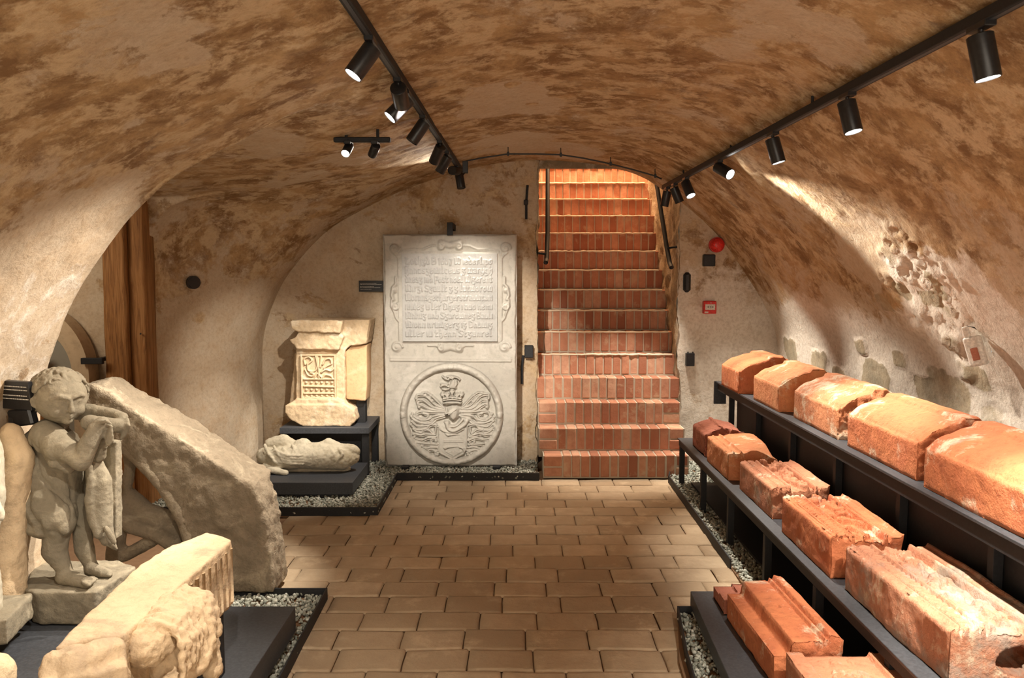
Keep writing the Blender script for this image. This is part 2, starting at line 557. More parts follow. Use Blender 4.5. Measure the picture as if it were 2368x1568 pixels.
# exposed stones and pale or flaked areas, each with its own place on the wall
def on_vault(px, py):
    d = ray(px, py); t = np.linspace(1.2, 9, 900)
    P = np.array([0, 0, EYE]) + t[:, None] * d
    for q in P:
        pr = D_MAIN
        if q[1] > YB: return np.array([q[0], YB, q[2]])
        if YE < q[1]: pr = profile(q[1])
        top = np.interp(q[0], pr[SPL * NS:-2 * NS, 0], pr[SPL * NS:-2 * NS, 1])
        if q[2] > top or q[0] > 2.2 or q[0] < -4.2 or (q[1] > YP + .06 and q[0] < pr[:, 0].min()): return q
    return P[-1]


stone = np.zeros(nr * nc); wear = np.zeros(nr * nc); pale = np.zeros(nr * nc)
# how much brown coating is left: most at the crown and near the front, little low down and on the right wall
X_, Y_, Z_ = flat[:, 0], flat[:, 1], flat[:, 2]
wear += 0.45 + 0.20 * sstep(1.2, 2.2, Z_) - 0.30 * sstep(1.75, 0.9, Z_) + 0.06 * sstep(4.5, 2.0, Y_)
left = (X_ < -.83) & (Y_ > YE)
wear -= 0.08 * left * sstep(-.83, -1.2, X_)


def blob(arr, px, py, r, amp, sx=1.0):
    c = on_vault(px, py)
    d = np.sqrt((flat[:, 0] - c[0])**2 + ((flat[:, 1] - c[1]) / sx)**2 + (flat[:, 2] - c[2])**2)
    d = d + r * .45 * fbm(flat, 2.2 / r ** .5, 3, int(px) % 97)
    arr += amp * sstep(r, r * .45, d)


for px, py, r, a, sx in [(1190, 230, .34, -.5, 1.6), (1200, 330, .42, -.45, 1.8), (1330, 350, .30, -.4, 1.5), (340, 90, .25, -.45, 1.3), (430, 150, .15, -.4, 1.3),
                         (70, 200, .10, -.4, 1.0), (320, 285, .07, -.4, 1), (1760, 40, .20, -.35, 1.5), (1930, 90, .18, -.35, 1.3), (1700, 120, .16, -.3, 1.3),
                         (230, 480, .30, -.35, 1.2), (430, 380, .25, -.25, 1.5), (120, 620, .5, -.35, 1.2), (620, 330, .22, -.3, 2), (250, 200, .35, .2, 1.5),
                         (1900, 330, .3, .15, 1.5), (2200, 250, .5, .15, 1.5), (700, 120, .4, .15, 1.5), (850, 350, .3, -.3, 1.5), (2000, 540, .35, -.2, 1.8),
                         (1800, 520, .3, -.12, 2), (1850, 590, .16, .42, 2.2), (1950, 640, .12, .35, 2.0), (1990, 750, .12, .40, 1.8), (1780, 480, .12, .3, 2),
                         (2060, 690, .10, .3, 1.5), (500, 450, .16, .35, 1.6), (620, 470, .14, .4, 1.5), (560, 590, .1, .35, 1), (460, 735, .07, .45, 1.3), (1230, 235, .05, .6, 1.2), (1185, 195, .05, .6, 1.6),
                         (1120, 187, .03, .6, 1.6), (1275, 355, .06, .6, 1.6), (1560, 330, .25, .15, 2)]:
    blob(wear, px, py, r, a, sx)
right = X_ > 1.5
pale += (0.72 * sstep(1.6, 1.05, Z_) + 0.14 * sstep(1.9, 1.5, Z_)) * right
for px, py, r, a, sx in [(2150, 640, .40, .45, 1.6), (2230, 760, .45, .45, 1.4), (1980, 500, .2, .3, 2), (2300, 870, .5, .3, 1.3), (1900, 800, .5, .25, 1.6), (60, 780, .5, .45, 1), (1700, 700, .4, .2, 1)]:
    blob(pale, px, py, r, a, sx)
lift = np.zeros(nr * nc)
random.seed(5)
STONES = [(1830, 810, .10, .16), (1895, 840, .10, .17), (1945, 865, .05, .12), (1965, 900, .06, .16), (2030, 895, .16, .20), (2140, 905, .08, .12), (2190, 910, .12, .24), (2265, 870, .06, .10),
          (2320, 930, .08, .14), (2050, 700, .05, .10), (2085, 670, .05, .08), (2150, 690, .05, .10), (2175, 670, .05, .06), (2115, 760, .05, .08), (2200, 720, .04, .08), (2160, 640, .04, .06), (2215, 790, .05, .09),
          (2080, 830, .05, .08), (2240, 850, .05, .07), (1990, 800, .05, .08), (2150, 980, .12, .1), (2290, 980, .1, .12), (2110, 620, .04, .06), (2060, 590, .05, .07), (2130, 720, .05, .06)]
for px, py, hz, wy in STONES:
    c = on_vault(px, py)
    tz = (flat[:, 2] - c[2]) / hz; ty = (flat[:, 1] - c[1]) / wy; tx = (flat[:, 0] - c[0]) / .35
    wob = 0.5 * fbm(flat, 9, 4, int(px))
    d = np.maximum(np.abs(tz), np.abs(ty)) * .6 + .4 * np.hypot(tz, ty) + wob
    s = sstep(1.15, .85, d) * (np.abs(tx) < 1)
    stone = np.maximum(stone, s * random.uniform(.40, .8))
    lift += s * random.uniform(-.010, .016)
# broken-out pits in the lit part of the right wall
for k in range(46):
    px = random.uniform(2040, 2230); py = 560 + (px - 2040) * .75 + random.uniform(-60, 120)
    c = on_vault(px, py); r = random.uniform(.012, .036)
    d = np.sqrt((flat[:, 0] - c[0])**2 + ((flat[:, 1] - c[1]) / 1.5)**2 + (flat[:, 2] - c[2])**2) + .028 * fbm(flat, 22, 3, k)
    lift -= sstep(r, r * .4, d) * .014
    lift += sstep(r * 1.7, r * 1.1, d) * .008
disp += lift.reshape(nr, nc)
sgn = 1.0 if (np.array([0, 3, 1.2]) - V0[nr // 4, nc // 2]) @ nrm[nr // 4, nc // 2] > 0 else -1.0
VV = V0 + nrm * sgn * disp[:, :, None]
cL = SPL * NS; cR = nc - 1 - 2 * NS - NS // 2


def shell(name, c0, c1):
    v = VV[:, c0:c1 + 1].reshape(-1, 3)
    idx = (np.arange(nr)[:, None] * nc + np.arange(c0, c1 + 1)[None, :]).ravel()
    f = grid_faces(nr, c1 - c0 + 1)
    return struct(obj(name, (v, f), M['plaster'], None, (0, 0, 0), attrs={'wear': wear[idx], 'pale': pale[idx], 'stone': stone[idx]}))


shell('wall_left', 0, cL); shell('ceiling', cL, cR); shell('wall_right', cR, nc - 1)


def top_z(x):
    return np.interp(x, D_MAIN[cL:cR, 0], D_MAIN[cL:cR, 1]) + .06


SX0, SX1 = 0.21, 1.36            # the stairwell between its two jambs


def back_part(x0, x1, nx, edge=0):
    xs = np.linspace(x0, x1, nx); v = []
    nz = 110
    for i, x in enumerate(xs):
        for k in range(nz + 1): v.append((x, YB, top_z(np.clip(x, -2.03, 2.12)) * k / nz))
    v = np.array(v)
    v[:, 1] += .022 * fbm(v, 1.6, 4, 31) + .006 * fbm(v, 9, 3, 5)
    return v, grid_faces(nx, nz + 1)


v1, f1 = back_part(-2.3, SX0, 120); v2, f2 = back_part(SX1, 2.3, 60)
for v, s, e in ((v1, 1, SX0), (v2, -1, SX1)):           # the jamb edges are worn and uneven
    m = np.abs(v[:, 0] - e) < .03
    v[m, 0] += .02 * fbm(v[m] * [0, 0, 1], 9, 4, 77)
vb = np.vstack([v1, v2]); fb = np.vstack([f1, f2 + len(v1)])
wv = np.full(len(vb), .34); pv = np.where(vb[:, 0] > 1.3, .52 + .1 * (vb[:, 2] < 1.3), .0)
pv = pv - .35 * sstep(1.55, 1.8, vb[:, 2]) * (vb[:, 0] > 1.3)
wv += .10 * sstep(1.6, 2.2, vb[:, 2]); wv[vb[:, 0] < 0] -= .06
o = struct(obj('wall_back', (vb, fb), M['plaster'], None, (0, 0, 0), attrs={'wear': wv, 'pale': pv, 'stone': np.zeros(len(vb))}))


# stairwell walls, rough rubble with plaster remains
def well_wall(name, xa, xb, sgn, seed):
    yy = np.linspace(YB - .02, 10.2, 150); zz = np.linspace(0, 4.8, 200)
    v = np.array([(xa + (xb - xa) * (y - YB) / 3.45, y, z) for y in yy for z in zz])
    q = fbm(v, 7, 4, seed); v[:, 0] += sgn * (.035 * q + .02 * np.abs(fbm(v, 16, 3, seed + 2)) + .01)
    v[:, 0] += sgn * .02 * (fbm(v, 3, 2, seed + 5))
    struct(obj(name, (v, grid_faces(len(yy), len(zz))), M['rubble'], None, (0, 0, 0)))


well_wall('wall_stairwell_left', SX0 - .02, SX0 + .02, 1, 40)
well_wall('wall_stairwell_right', SX1 + .02, SX1 + .10, -1, 60)
b = MB()
b.add([(SX0 - .2, YB + .02, 2.42), (SX1 + .3, YB + .02, 2.42), (SX1 + .3, YB + .3, 3.6), (SX0 - .2, YB + .3, 3.6), (SX1 + .3, 10.3, 4.8), (SX0 - .2, 10.3, 4.8)], [(0, 1, 2, 3), (3, 2, 4, 5)])
b.box((SX0 - .2, 10.15, 0), (SX1 + .3, 10.25, 4.8))
b.build('ceiling_stairwell', M['rubble']); struct(bpy.data.objects['ceiling_stairwell'])

# floor: mortar bed and clay tiles in running bond
b = MB(); b.box((-4.6, -3.1, -.12), (2.6, 10.3, -.016)); struct(b.build('floor_bed', M['joint'])).name = 'floor_base'
random.seed(11)
TW, TD = .268, .19
v = []; f = []; tn = []; n = 0
q0 = 6.19
gx, gy = 8, 8
UU = np.array([0, .02, .2, .4, .6, .8, .93, .98, 1]); VV__ = np.array([0, .03, .1, .3, .5, .7, .9, .97, 1])
gf = grid_faces(gy + 1, gx + 1)
for r in range(44):
    y1 = q0 - r * TD; y0 = y1 - TD
    off = (r % 2) * TW / 2 + random.uniform(-.035, .035)
    x = -1.62 + off
    while x < 1.75:
        wd = TW * random.uniform(.93, 1.07)
        tone = random.random(); zt = random.uniform(-.003, .002); ta, tb = random.uniform(-.005, .005), random.uniform(-.005, .005)
        g = .0018
        uu, vv_ = np.meshgrid(UU, VV__)
        px = x + g + uu.ravel() * (wd - 2 * g); py = y0 + g + vv_.ravel() * (TD - 2 * g)
        e = np.minimum.reduce([uu * wd, (1 - uu) * wd, vv_ * TD, (1 - vv_) * TD]).ravel()
        pz = zt + ta * (uu.ravel() - .5) + tb * (vv_.ravel() - .5) - .010 * (e < 1e-6)
        P = np.stack([px, py, pz], 1)
        edge = (e < 1e-6)[:, None]
        P[:, :2] += np.where(edge, 1, 0) * .003 * np.stack([fbm(P, 14, 2, 3), fbm(P, 14, 2, 8)], 1)
        P[:, 2] += .0035 * fbm(P, 12, 3, 2)
        v.append(P); f.append(gf + n); tn += [tone] * len(gf); n += len(P)
        x += wd
v = np.vstack(v); f = np.vstack(f)
struct(obj('floor', (v, f), M['tile'], None, (0, 0, 0), fcols=tn))

# rear end of the room, behind the photographer
b = MB(); b.box((-4.3, -3.1, 0), (2.4, -3.0, 2.7)); o = struct(b.build('wall_front', M['mortar']))

# ------------------------------------------------------------------ brick staircase
random.seed(3)
RH, TR, Y0 = .178, .176, 6.215
stair = thing('staircase', 'steep brick staircase climbing through the opening in the back wall', 'stairs', (.785, Y0, 0))
for k in range(20):
    yf = Y0 + k * TR; zt = (k + 1) * RH
    b = MB()
    xa, xb = (SX0 + .0, SX1) if k < 3 else (SX0 - .015 + .003 * k, SX1 + .02 + .003 * k)
    if k == 0: xa += .03
    b.box((xa, yf + .005, max(0, zt - RH - .05)), (xb, yf + TR + .10, zt - .005), m=1)
    x = xa
    first = True
    while x < xb - .03:
        lying = k < 3 and (first or xb - x < .16)
        wd = (.15 if lying else .072 * random.uniform(.93, 1.08))
        x2 = min(x + wd, xb)
        if xb - x2 < .03: x2 = xb
        g = .0048
        tone = min(1, max(0, random.gauss(.5, .25)))
        if k >= 4: dz = random.uniform(-.003, .003)
        else: dz = random.uniform(-.004, .003)
        if lying:
            h2 = RH / 2
            b.box((x + g, yf + random.uniform(-.004, .004), zt - RH + .012), (x2 - g, yf + .15, zt - h2 - g), .006, random.random())
            b.box((x + g, yf + random.uniform(-.004, .004), zt - h2 + g), (x2 - g, yf + .19, zt + dz), .008, tone)
        else:
            b.box((x + g, yf + random.uniform(-.005, .005), zt - RH + .010), (x2 - g, yf + TR + .012, zt + dz), .005, tone)
        x = x2; first = False
    b.build('step', [M['brick'], M['joint_pale']], stair)
# worn light arris strips of mortar along the upper nosings
for k in range(4, 20):
    yf = Y0 + k * TR; zt = (k + 1) * RH
    pts = [(x, yf - .003 + random.uniform(-.003, .003), zt - .002 + random.uniform(-.003, .003)) for x in np.linspace(SX0 + .04, SX1 - .005, 40)]
    b = MB(); b.tube(pts, [random.uniform(.006, .011) for _ in pts], 6)
    b.build('nosing', M['white_mortar'], stair, smooth=True)


def handrail(label, pts, brk):
    t = thing('handrail', label, 'handrail', pts[0], 'wrought iron handrails of the stair')
    b = MB(); b.tube(pts, .019, 12); b.build('rail', M['black'], t, smooth=True)
    for p, q in brk:
        b = MB(); b.tube([p, q], .009, 8); b.build('bracket', M['black'], t, smooth=True)


handrail('left black iron handrail against the stairwell jamb', [(.275, 6.72, 1.66), (.285, 6.78, 1.69), (.30, 6.98, 1.92), (.33, 7.7, 2.62), (.35, 8.6, 3.5)],
         [((.20, 6.80, 1.74), (.285, 6.80, 1.73)), ((.21, 7.7, 2.62), (.33, 7.7, 2.60))])
handrail('right black iron handrail against the rough stone jamb', [(1.30, 6.72, 1.62), (1.295, 6.78, 1.66), (1.29, 6.90, 1.80), (1.27, 7.25, 2.30), (1.26, 7.5, 2.58), (1.27, 8.6, 3.5)],
         [((1.42, 6.84, 1.80), (1.29, 6.86, 1.78)), ((1.40, 7.4, 2.48), (1.26, 7.4, 2.46))])


# ------------------------------------------------------------------ gravel trays
ICO = bmesh.new(); bmesh.ops.create_icosphere(ICO, subdivisions=1, radius=1.0)
IV = np.array([v_.co[:] for v_ in ICO.verts]); IF = np.array([[q.index for q in fc.verts] for fc in ICO.faces]); ICO.free()

ICO = bmesh.new(); bmesh.ops.create_icosphere(ICO, subdivisions=3, radius=1.0)
IV2 = np.array([v_.co[:] for v_ in ICO.verts]); IF2 = np.array([[q.index for q in fc.verts] for fc in ICO.faces]); ICO.free()


def inside(poly, x, y):
    c = np.zeros(len(x), bool); n_ = len(poly)
    for i in range(n_):
        x1, y1 = poly[i]; x2, y2 = poly[(i + 1) % n_]
        if y1 == y2: continue
        m = ((y1 > y) != (y2 > y)) & (x < (x2 - x1) * (y - y1) / (y2 - y1) + x1)
        c ^= m
    return c


def gravel(poly, size, seed, label, ztop=.034, holes=()):
    rs = np.random.RandomState(seed)
    p = np.array(poly); lo = p.min(0); hi = p.max(0)
    A = (hi - lo).prod(); n_ = int(A / (size * size) * 1.25)
    X = rs.uniform(lo[0], hi[0], n_); Y = rs.uniform(lo[1], hi[1], n_)
    k = inside(poly, X, Y)
    for h in holes: k &= ~inside(h, X, Y)
    X, Y = X[k], Y[k]; n_ = len(X)
    S = size * rs.uniform(.45, .85, n_)[:, None] * rs.uniform(.6, 1.15, (n_, 3)) * np.array([1, 1, .75])
    q = rs.normal(size=(n_, 4)); q /= np.linalg.norm(q, axis=1)[:, None]
    w_, x_, y_, z_ = q.T
    Rm = np.stack([1 - 2 * (y_**2 + z_**2), 2 * (x_ * y_ - z_ * w_), 2 * (x_ * z_ + y_ * w_), 2 * (x_ * y_ + z_ * w_), 1 - 2 * (x_**2 + z_**2), 2 * (y_ * z_ - x_ * w_),
                   2 * (x_ * z_ - y_ * w_), 2 * (y_ * z_ + x_ * w_), 1 - 2 * (x_**2 + y_**2)], 1).reshape(n_, 3, 3)
    base = IV[None] * (1 + .25 * rs.uniform(-1, 1, (n_, len(IV), 1))) * S[:, None, :]
    P = np.einsum('nij,nkj->nki', Rm, base)
    P += np.stack([X, Y, ztop - .006 + rs.uniform(-.012, .004, n_)], 1)[:, None, :]
    Fc = (IF[None] + (np.arange(n_) * len(IV))[:, None, None]).reshape(-1, 3)
    tone = np.repeat(rs.uniform(0, 1, n_), len(IF))
    V_ = P.reshape(-1, 3)
    # a bed below the stones closes the gaps
    m = len(V_)
    bedz = ztop - .022
    o_ = obj('gravel', (V_, Fc), M['gravel'], None, None, fcols=tone, smooth=False)
    tag(o_, label, 'gravel', kind='stuff')
    return o_


def kerb(name, pts, label, h=.058, th=.008):
    b = MB()
    for (x0, y0), (x1, y1) in zip(pts[:-1], pts[1:]):
        L = math.hypot(x1 - x0, y1 - y0); a = math.atan2(y1 - y0, x1 - x0)
        b.box((x0 - th / 2, y0 - th / 2, 0), (x0 + L + th / 2, y0 + th / 2, h), .001, rot=(0, 0, a), piv=(x0, y0, 0))
    return tag(b.build(name, M['black']), label, 'edging')


def bed(name, poly, label=None, z=.012):
    b = MB(); n_ = len(poly)
    v_ = [(x, y, -.01) for x, y in poly] + [(x, y, z) for x, y in poly]
    b.add(v_, [tuple(range(n_, 2 * n_))] + [(i, (i + 1) % n_, n_ + (i + 1) % n_, n_ + i) for i in range(n_)])
    struct(b.build(name, M['joint']))


cA = atZ(872, 1193, 0)[:2]; cB = atZ(918, 1111, 0)[:2]; cC = np.array([SX0 - .005, cB[1]])
FL = [(-2.44, cA[1]), tuple(cA), tuple(cB), tuple(cC), (SX0 - .005, 6.70), (-2.0, 6.70), (-2.1, 6.3), (-2.44, 5.6)]
kerb('steel_edging', FL[:4], 'black steel edging bent around the gravel under the standing slab')
bed('trim_1', FL)
gravel(FL, .016, 1, 'grey gravel around the slab and the two black pedestals', holes=[[(-1.75, 5.62), (-1.15, 5.62), (-1.15, 6.65), (-1.75, 6.65)]])
rA = np.array([1.185, 6.10]); rB = atZ(1733, 1372, .0)[:2]
RL = [(SX1 + .01, 6.42), (1.20, 6.20), (1.185, 6.10), (1.165, 4.0), (1.165, 1.2), (2.17, 1.2), (2.17, 6.66), (1.38, 6.68)]
kerb('steel_edging', [(1.21, 6.20), (1.18, 6.08), (1.165, 4.27)], 'black steel edging running along the gravel under the long rack')
bed('trim_2', RL)
gravel([(1.37, 6.68), (1.21, 6.20), (1.17, 4.0), (1.165, 3.2), (1.5, 3.2), (1.62, 6.68)], .016, 2, 'grey gravel strip at the foot of the long rack')
nA = atZ(1568, 1402, .058)[:2]; nB = (.705, 3.2)
NL = [(nA[0], nA[1]), (nB[0] - .03, 3.2), (.62, 2.2), (.98, 2.2), (1.06, 3.2), (1.15, nA[1])]
kerb('steel_edging', [(1.16, nA[1]), tuple(nA), (nB[0], 3.2), (.63, 2.2)], 'black steel edging in the right foreground corner')
bed('trim_3', NL)
gravel([(nA[0], nA[1] - .005), (nB[0], 3.2), (.64, 2.3), (.85, 2.3), (.93, nA[1] - .005)], .016, 3, 'grey gravel strip in the right foreground')
lA = atZ(755, 1360, .058)[:2]
LL = [(-2.05, lA[1]), tuple(lA), (-.86, 2.2), (-2.05, 2.2)]
kerb('steel_edging', [(-2.05, lA[1]), tuple(lA), (-.865, 2.2)], 'black steel edging in the left foreground')
bed('trim_4', LL)
gravel([(-2.05, lA[1] - .005), (lA[0] - .005, lA[1] - .005), (-.875, 2.3), (-1.02, 2.3), (-1.02, 3.5), (-2.05, 3.55)], .016, 4, 'grey gravel around the left foreground platform')

# ------------------------------------------------------------------ display furniture
def platform(label, x0, x1, y0, y1, z1, z0=.02, skew=0.0, th=None):
    b = MB(); b.box((x0, y0, z0 + .03), (x1, y1, z1), .002)
    b.box((x0 + .04, y0 + .04, z0 - .03), (x1 - .04, y1 - .04, z0 + .03), 0)
    if skew:
        b.v = [(x + skew * (y1 - y), y, z) for x, y, z in b.v]
    return tag(b.build('display_platform', M['platform']), label, 'platform')


pR = atZ(683, 1402, .16)
platform('low dark platform under the stone figures at the left foreground', -2.0, float(pR[0]) + .0, 1.9, float(pR[1]), .16)
platform('low dark platform carrying the white drapery fragment', -1.80, -1.10, 5.57, 6.17, .135)
platform('low dark platform under the moulded bricks at the bottom right', .82, 1.14, 1.9, 3.67, .12, skew=-.045)
# upper table behind the drapery fragment
t = thing('display_table', 'black steel table carrying the carved altar fragment', 'table', (-1.42, 6.42, .03))
b = MB(); b.box((-1.77, 6.18, .355), (-1.09, 6.70, .40), .002); b.build('table_top', M['platform'], t)
b = MB(); b.box((-1.75, 6.26, .03), (-1.16, 6.27, .36)); b.build('front_panel', M['black'], t)
for x, y in ((-1.15, 6.20), (-1.15, 6.64), (-1.76, 6.20), (-1.76, 6.64)):
    b = MB(); b.box((x, y, .0), (x + .05, y + .05, .356), .002); b.build('leg', M['black'], t)


def rack(label, x0, x1, y0, y1, z, ylegs, beam=.045, inset=0.0):
    t = thing('display_rack', label, 'rack', ((x0 + x1) / 2, (y0 + y1) / 2, .0))
    b = MB(); b.box((x0 - .01, y0, z - .012), (x1, y1, z), .0015); b.build('shelf', M['platform'], t)
    for x in (x0, x1 - .03):
        b = MB(); b.box((x, y0, z - .012 - beam), (x + .03, y1, z - .0125), .001); b.build('rail', M['black'], t)
    for y in ylegs:
        b = MB(); b.box((x0 + .0315, y, z - .012 - beam), (x1 - .0315, y + .03, z - .0125), .001); b.build('cross_bar', M['black'], t)
        for x in (x0 + inset, x1 - .035):
            b = MB(); b.box((x, y - .004, .0), (x + .035, y + .031, z - .0125 - beam), .001); b.build('leg', M['black'], t)
    return t


r1 = rack('lower long black steel rack with carved terracotta blocks', 1.235, 1.53, 1.3, 6.0, .36, [5.95, 5.27, 4.60, 3.92, 3.25, 2.6, 1.9])
r2 = rack('tall long black steel rack along the right wall', 1.535, 1.86, 1.3, 6.1, .77, [6.05, 5.4, 4.72, 4.05, 3.37, 2.7, 2.0], .055, .085)
b = MB(); b.box((1.66, 1.4, .02), (1.68, 6.0, .66)); b.build('back_panel', M['black'], r2)
b = MB()
for k in range(14): b.box((1.545 - .03, 6.101, .62 + .010 * k), (1.56, 6.106, .625 + .010 * k), 0)
b.box((1.51, 6.085, .60), (1.60, 6.10, .77)); b.build('vent_grille', M['platform'], r2)
b = MB(); b.box((1.31, 1.4, .035), (1.52, 5.9, .05)); b.build('bottom_board', M['black'], r1)


# ------------------------------------------------------------------ terracotta blocks
def seg_d(U, V, a, b):
    ax, ay = a; bx, by = b; dx, dy = bx - ax, by - ay
    L = dx * dx + dy * dy + 1e-12
    t = np.clip(((U - ax) * dx + (V - ay) * dy) / L, 0, 1)
    return np.hypot(U - ax - t * dx, V - ay - t * dy), t


def rail_(u, c, w_, h):      # a rounded bead of width w_ along the block
    return h * np.sqrt(np.clip(1 - ((u - c) / (w_ / 2))**2, 0, 1))


def relief_leaf(u, v, seed, amp):
    """carved foliage: winding stems with leaf lobes"""
    rs = np.random.RandomState(seed)
    h = np.zeros_like(u)
    n_ = 15
    for i in range(n_):
        cx = rs.uniform(.38, .68); cy = (i + rs.uniform(.2, .8)) / n_
        for k in range(5):
            a = rs.uniform(0, 2 * PI); L = rs.uniform(.05, .11)
            m = (cx + .35 * L * math.cos(a + .8), cy + .22 * L * math.sin(a + .8)); e = (cx + L * math.cos(a), cy + .5 * L * math.sin(a))
            for p_, q_ in (((cx, cy), m), (m, e)):
                d, t_ = seg_d(u, v * 1.0, p_, q_)
                h = np.maximum(h, amp * np.sqrt(np.clip(1 - (d / .024)**2, 0, 1)))
    return h


def block(name, label, cat, mat, x0, x1, y0, y1, z0, h, top, seed, rough=.004, rounded=.0, yaw=0.0, group=None, ny=130, hole=None, broken=0.0, taper=(0, 0)):
    V_, Fc = cubegrid(88, ny, 24)
    a, c_, b_ = V_[:, 0], V_[:, 1], V_[:, 2]
    u = (a + 1) / 2; vv2 = (c_ + 1) / 2; wz = (b_ + 1) / 2
    W_ = x1 - x0; L_ = y1 - y0
    H = h + top(u, vv2)
    x = x0 + u * W_; y = y0 + vv2 * L_; z = z0 + wz * H
    if rounded:                           # rounded front shoulder
        q = np.clip((wz * H - (h - rounded)) / rounded, 0, 1.3)
        sh = rounded * (1 - np.sqrt(np.clip(1 - np.clip(q, 0, 1)**2, 0, 1))) * np.clip(1 - u * 2.2, 0, 1)
        x = x + sh * .9
    x = x + taper[0] * (1 - u) * vv2 - taper[1] * u * vv2
    P = np.stack([x, y, z], 1)
    if hole:
        m = (vv2 < .001)
        d = np.hypot((u - hole[0]) / hole[2], (wz - hole[1]) / hole[3])
        P[m, 1] += .12 * sstep(1.05, .85, d[m])
    N_ = vnormals(P, Fc)
    s = P * 1.0 + seed * 3.7
    n_ = fbm(s, 14, 4, seed) * rough + fbm(s, 3.5, 3, seed + 3) * rough * 1.6
    # chipped edges
    ed = np.stack([1 - np.abs(a), 1 - np.abs(c_), 1 - np.abs(b_)], 1) * np.array([W_, L_, H.mean()]) / 2
    ed.sort(axis=1)
    e2 = np.maximum(ed[:, 0], ed[:, 1])
    chip = sstep(.02, .0, e2) * (.004 + .008 * np.clip(fbm(s, 9, 3, seed + 9) + .1, 0, 1))
    P = P + N_ * (n_ - chip)[:, None]
    if broken:                             # a broken, ragged near end
        m = sstep(.10, .0, vv2) * broken
        P[:, 1] += m * L_ * .22 * (fbm(s, 8, 3, seed + 11) * .5 + .3 * np.abs(fbm(s, 22, 3, seed + 13)))
        P += N_ * (m * .008 * fbm(s, 24, 3, seed + 4))[:, None]
    P[:, 2] = np.maximum(P[:, 2], z0 + .001)
    P[:, 2] = np.where(b_ < -.999, z0 + .0005, P[:, 2])
    if yaw:
        c0 = np.array([(x0 + x1) / 2, (y0 + y1) / 2]); cs, sn = math.cos(yaw), math.sin(yaw)
        q = P[:, :2] - c0
        P[:, :2] = np.stack([q[:, 0] * cs - q[:, 1] * sn, q[:, 0] * sn + q[:, 1] * cs], 1) + c0
    o_ = obj(name, (P, Fc), mat)
    return tag(o_, label, cat, group)


def top_coping(u, v):
    return .030 * sstep(.1, .75, u) + .016 * sstep(.60, .66, u) - .018 * sstep(.88, .97, u) - .05 * sstep(.25, .0, u)**2


def top_carved(seed, amp=.014):
    def f_(u, v):
        h = -.012 * sstep(.06, .09, u) * sstep(.97, .94, u)
        h = h + rail_(u, .30, .05, .018) + rail_(u, .77, .05, .018) + rail_(u, .07, .03, .006)
        for c_ in (.262, .338, .732, .808, .105): h = h - .014 * np.exp(-((u - c_) / .011)**2)
        # slanted gouges in the side channel, foliage in the wide one
        ch = (u > .11) & (u < .27)
        h = h + ch * .016 * (np.sin((v * 22 + u * 9) * 2 * PI) * .5 + .5)
        wd = sstep(.33, .36, u) * sstep(.75, .72, u)
        h = h + wd * (1.4 * relief_leaf(u, v, seed, amp) - .008 + .012 * fbm(np.stack([u * 14, v * 26, u * 0 + seed], 1), 1, 3, seed))
        h = h + sstep(.80, .86, u) * .012 * (1 - .3 * np.sin(v * 7))
        return h + .0
    return f_


GU = 'plain terracotta coping blocks on the tall rack'
GM = 'carved terracotta blocks on the lower rack'
UP = [(5.44, 5.90, 1.51, 'tc1', 'farthest small orange coping block beside the back wall'),
      (4.72, 5.22, 1.545, 'tc5', 'pale orange coping block with crusted corner, second from the back wall'),
      (3.92, 4.56, 1.575, 'tc2', 'coping block with a large white lime patch on its front'),
      (3.14, 3.80, 1.57, 'tc1', 'long coping block with a greyed left end, fourth from the back wall'),
      (2.30, 3.06, 1.555, 'tc1', 'nearest bright orange coping block, cut by the right picture edge')]
for i, (y0, y1, x0, m, lab) in enumerate(UP):
    block('coping_block', lab, 'terracotta block', M[m], x0, 1.84, y0, y1, .7705, .205, top_coping, 20 + i, .004, .07, 0, GU, broken=.5 if i == 2 else .15)

block('terracotta_fragment', 'small broken red lump, farthest on the lower rack', 'terracotta block', M['tc4'], 1.275, 1.54, 5.36, 5.74, .3605, .16, lambda u, v: .03 * np.sin(u * 3) + rail_(u, .45, .1, .015), 41, .012, .03, 0, GM, 70, broken=1.6)
block('terracotta_block', 'yellowish orange block with one moulded strip and worn top', 'terracotta block', M['tc5'], 1.265, 1.56, 4.74, 5.27, .3605, .165,
      lambda u, v: rail_(u, .10, .04, .008) + rail_(u, .26, .06, .014) + .02 * sstep(.3, .5, u) * (.4 + .5 * np.sin(v * 5 + u * 4)) - .035 * sstep(.55, 1, u) * (1 - v) * sstep(.5, .2, v), 42, .005, .01, 0, GM)
block('carved_block', 'grey sided block with foliage carving, between the yellowish block and the redder carved one', 'terracotta block', M['tc3'], 1.285, 1.575, 3.98, 4.57, .3605, .16, top_carved(3, .020), 43, .004, .012, 0, GM, 170, broken=.25)
block('carved_block', 'bright red carved block with lime streaks and mortar on its near end', 'terracotta block', M['tc1'], 1.27, 1.56, 3.19, 3.80, .3605, .175, top_carved(5, .016), 44, .004, .012, 0, GM, 170, broken=.35)
block('carved_block', 'largest pale worn carved block with a round hole in its near end', 'terracotta block', M['tc6'], 1.285, 1.61, 2.34, 3.09, .3605, .175, top_carved(9, .013), 45, .005, .012, .012, GM, 190, hole=(.72, .45, .28, .30))
block('terracotta_fragment', 'small orange lump peeping in at the bottom right corner', 'terracotta block', M['tc1'], 1.42, 1.68, 1.85, 2.20, .3605, .155, lambda u, v: .05 * np.sin(u * 3) * np.sin(v * 3), 46, .010, .04, 0, GM, 60)
block('small_brick', 'small flat red brick behind the moulded brick', 'brick', M['tc4'], .905, 1.07, 3.41, 3.60, .1205, .065, lambda u, v: -.012 * sstep(.45, .5, v) * (u < .5), 47, .004, .0, 0, None, 60)


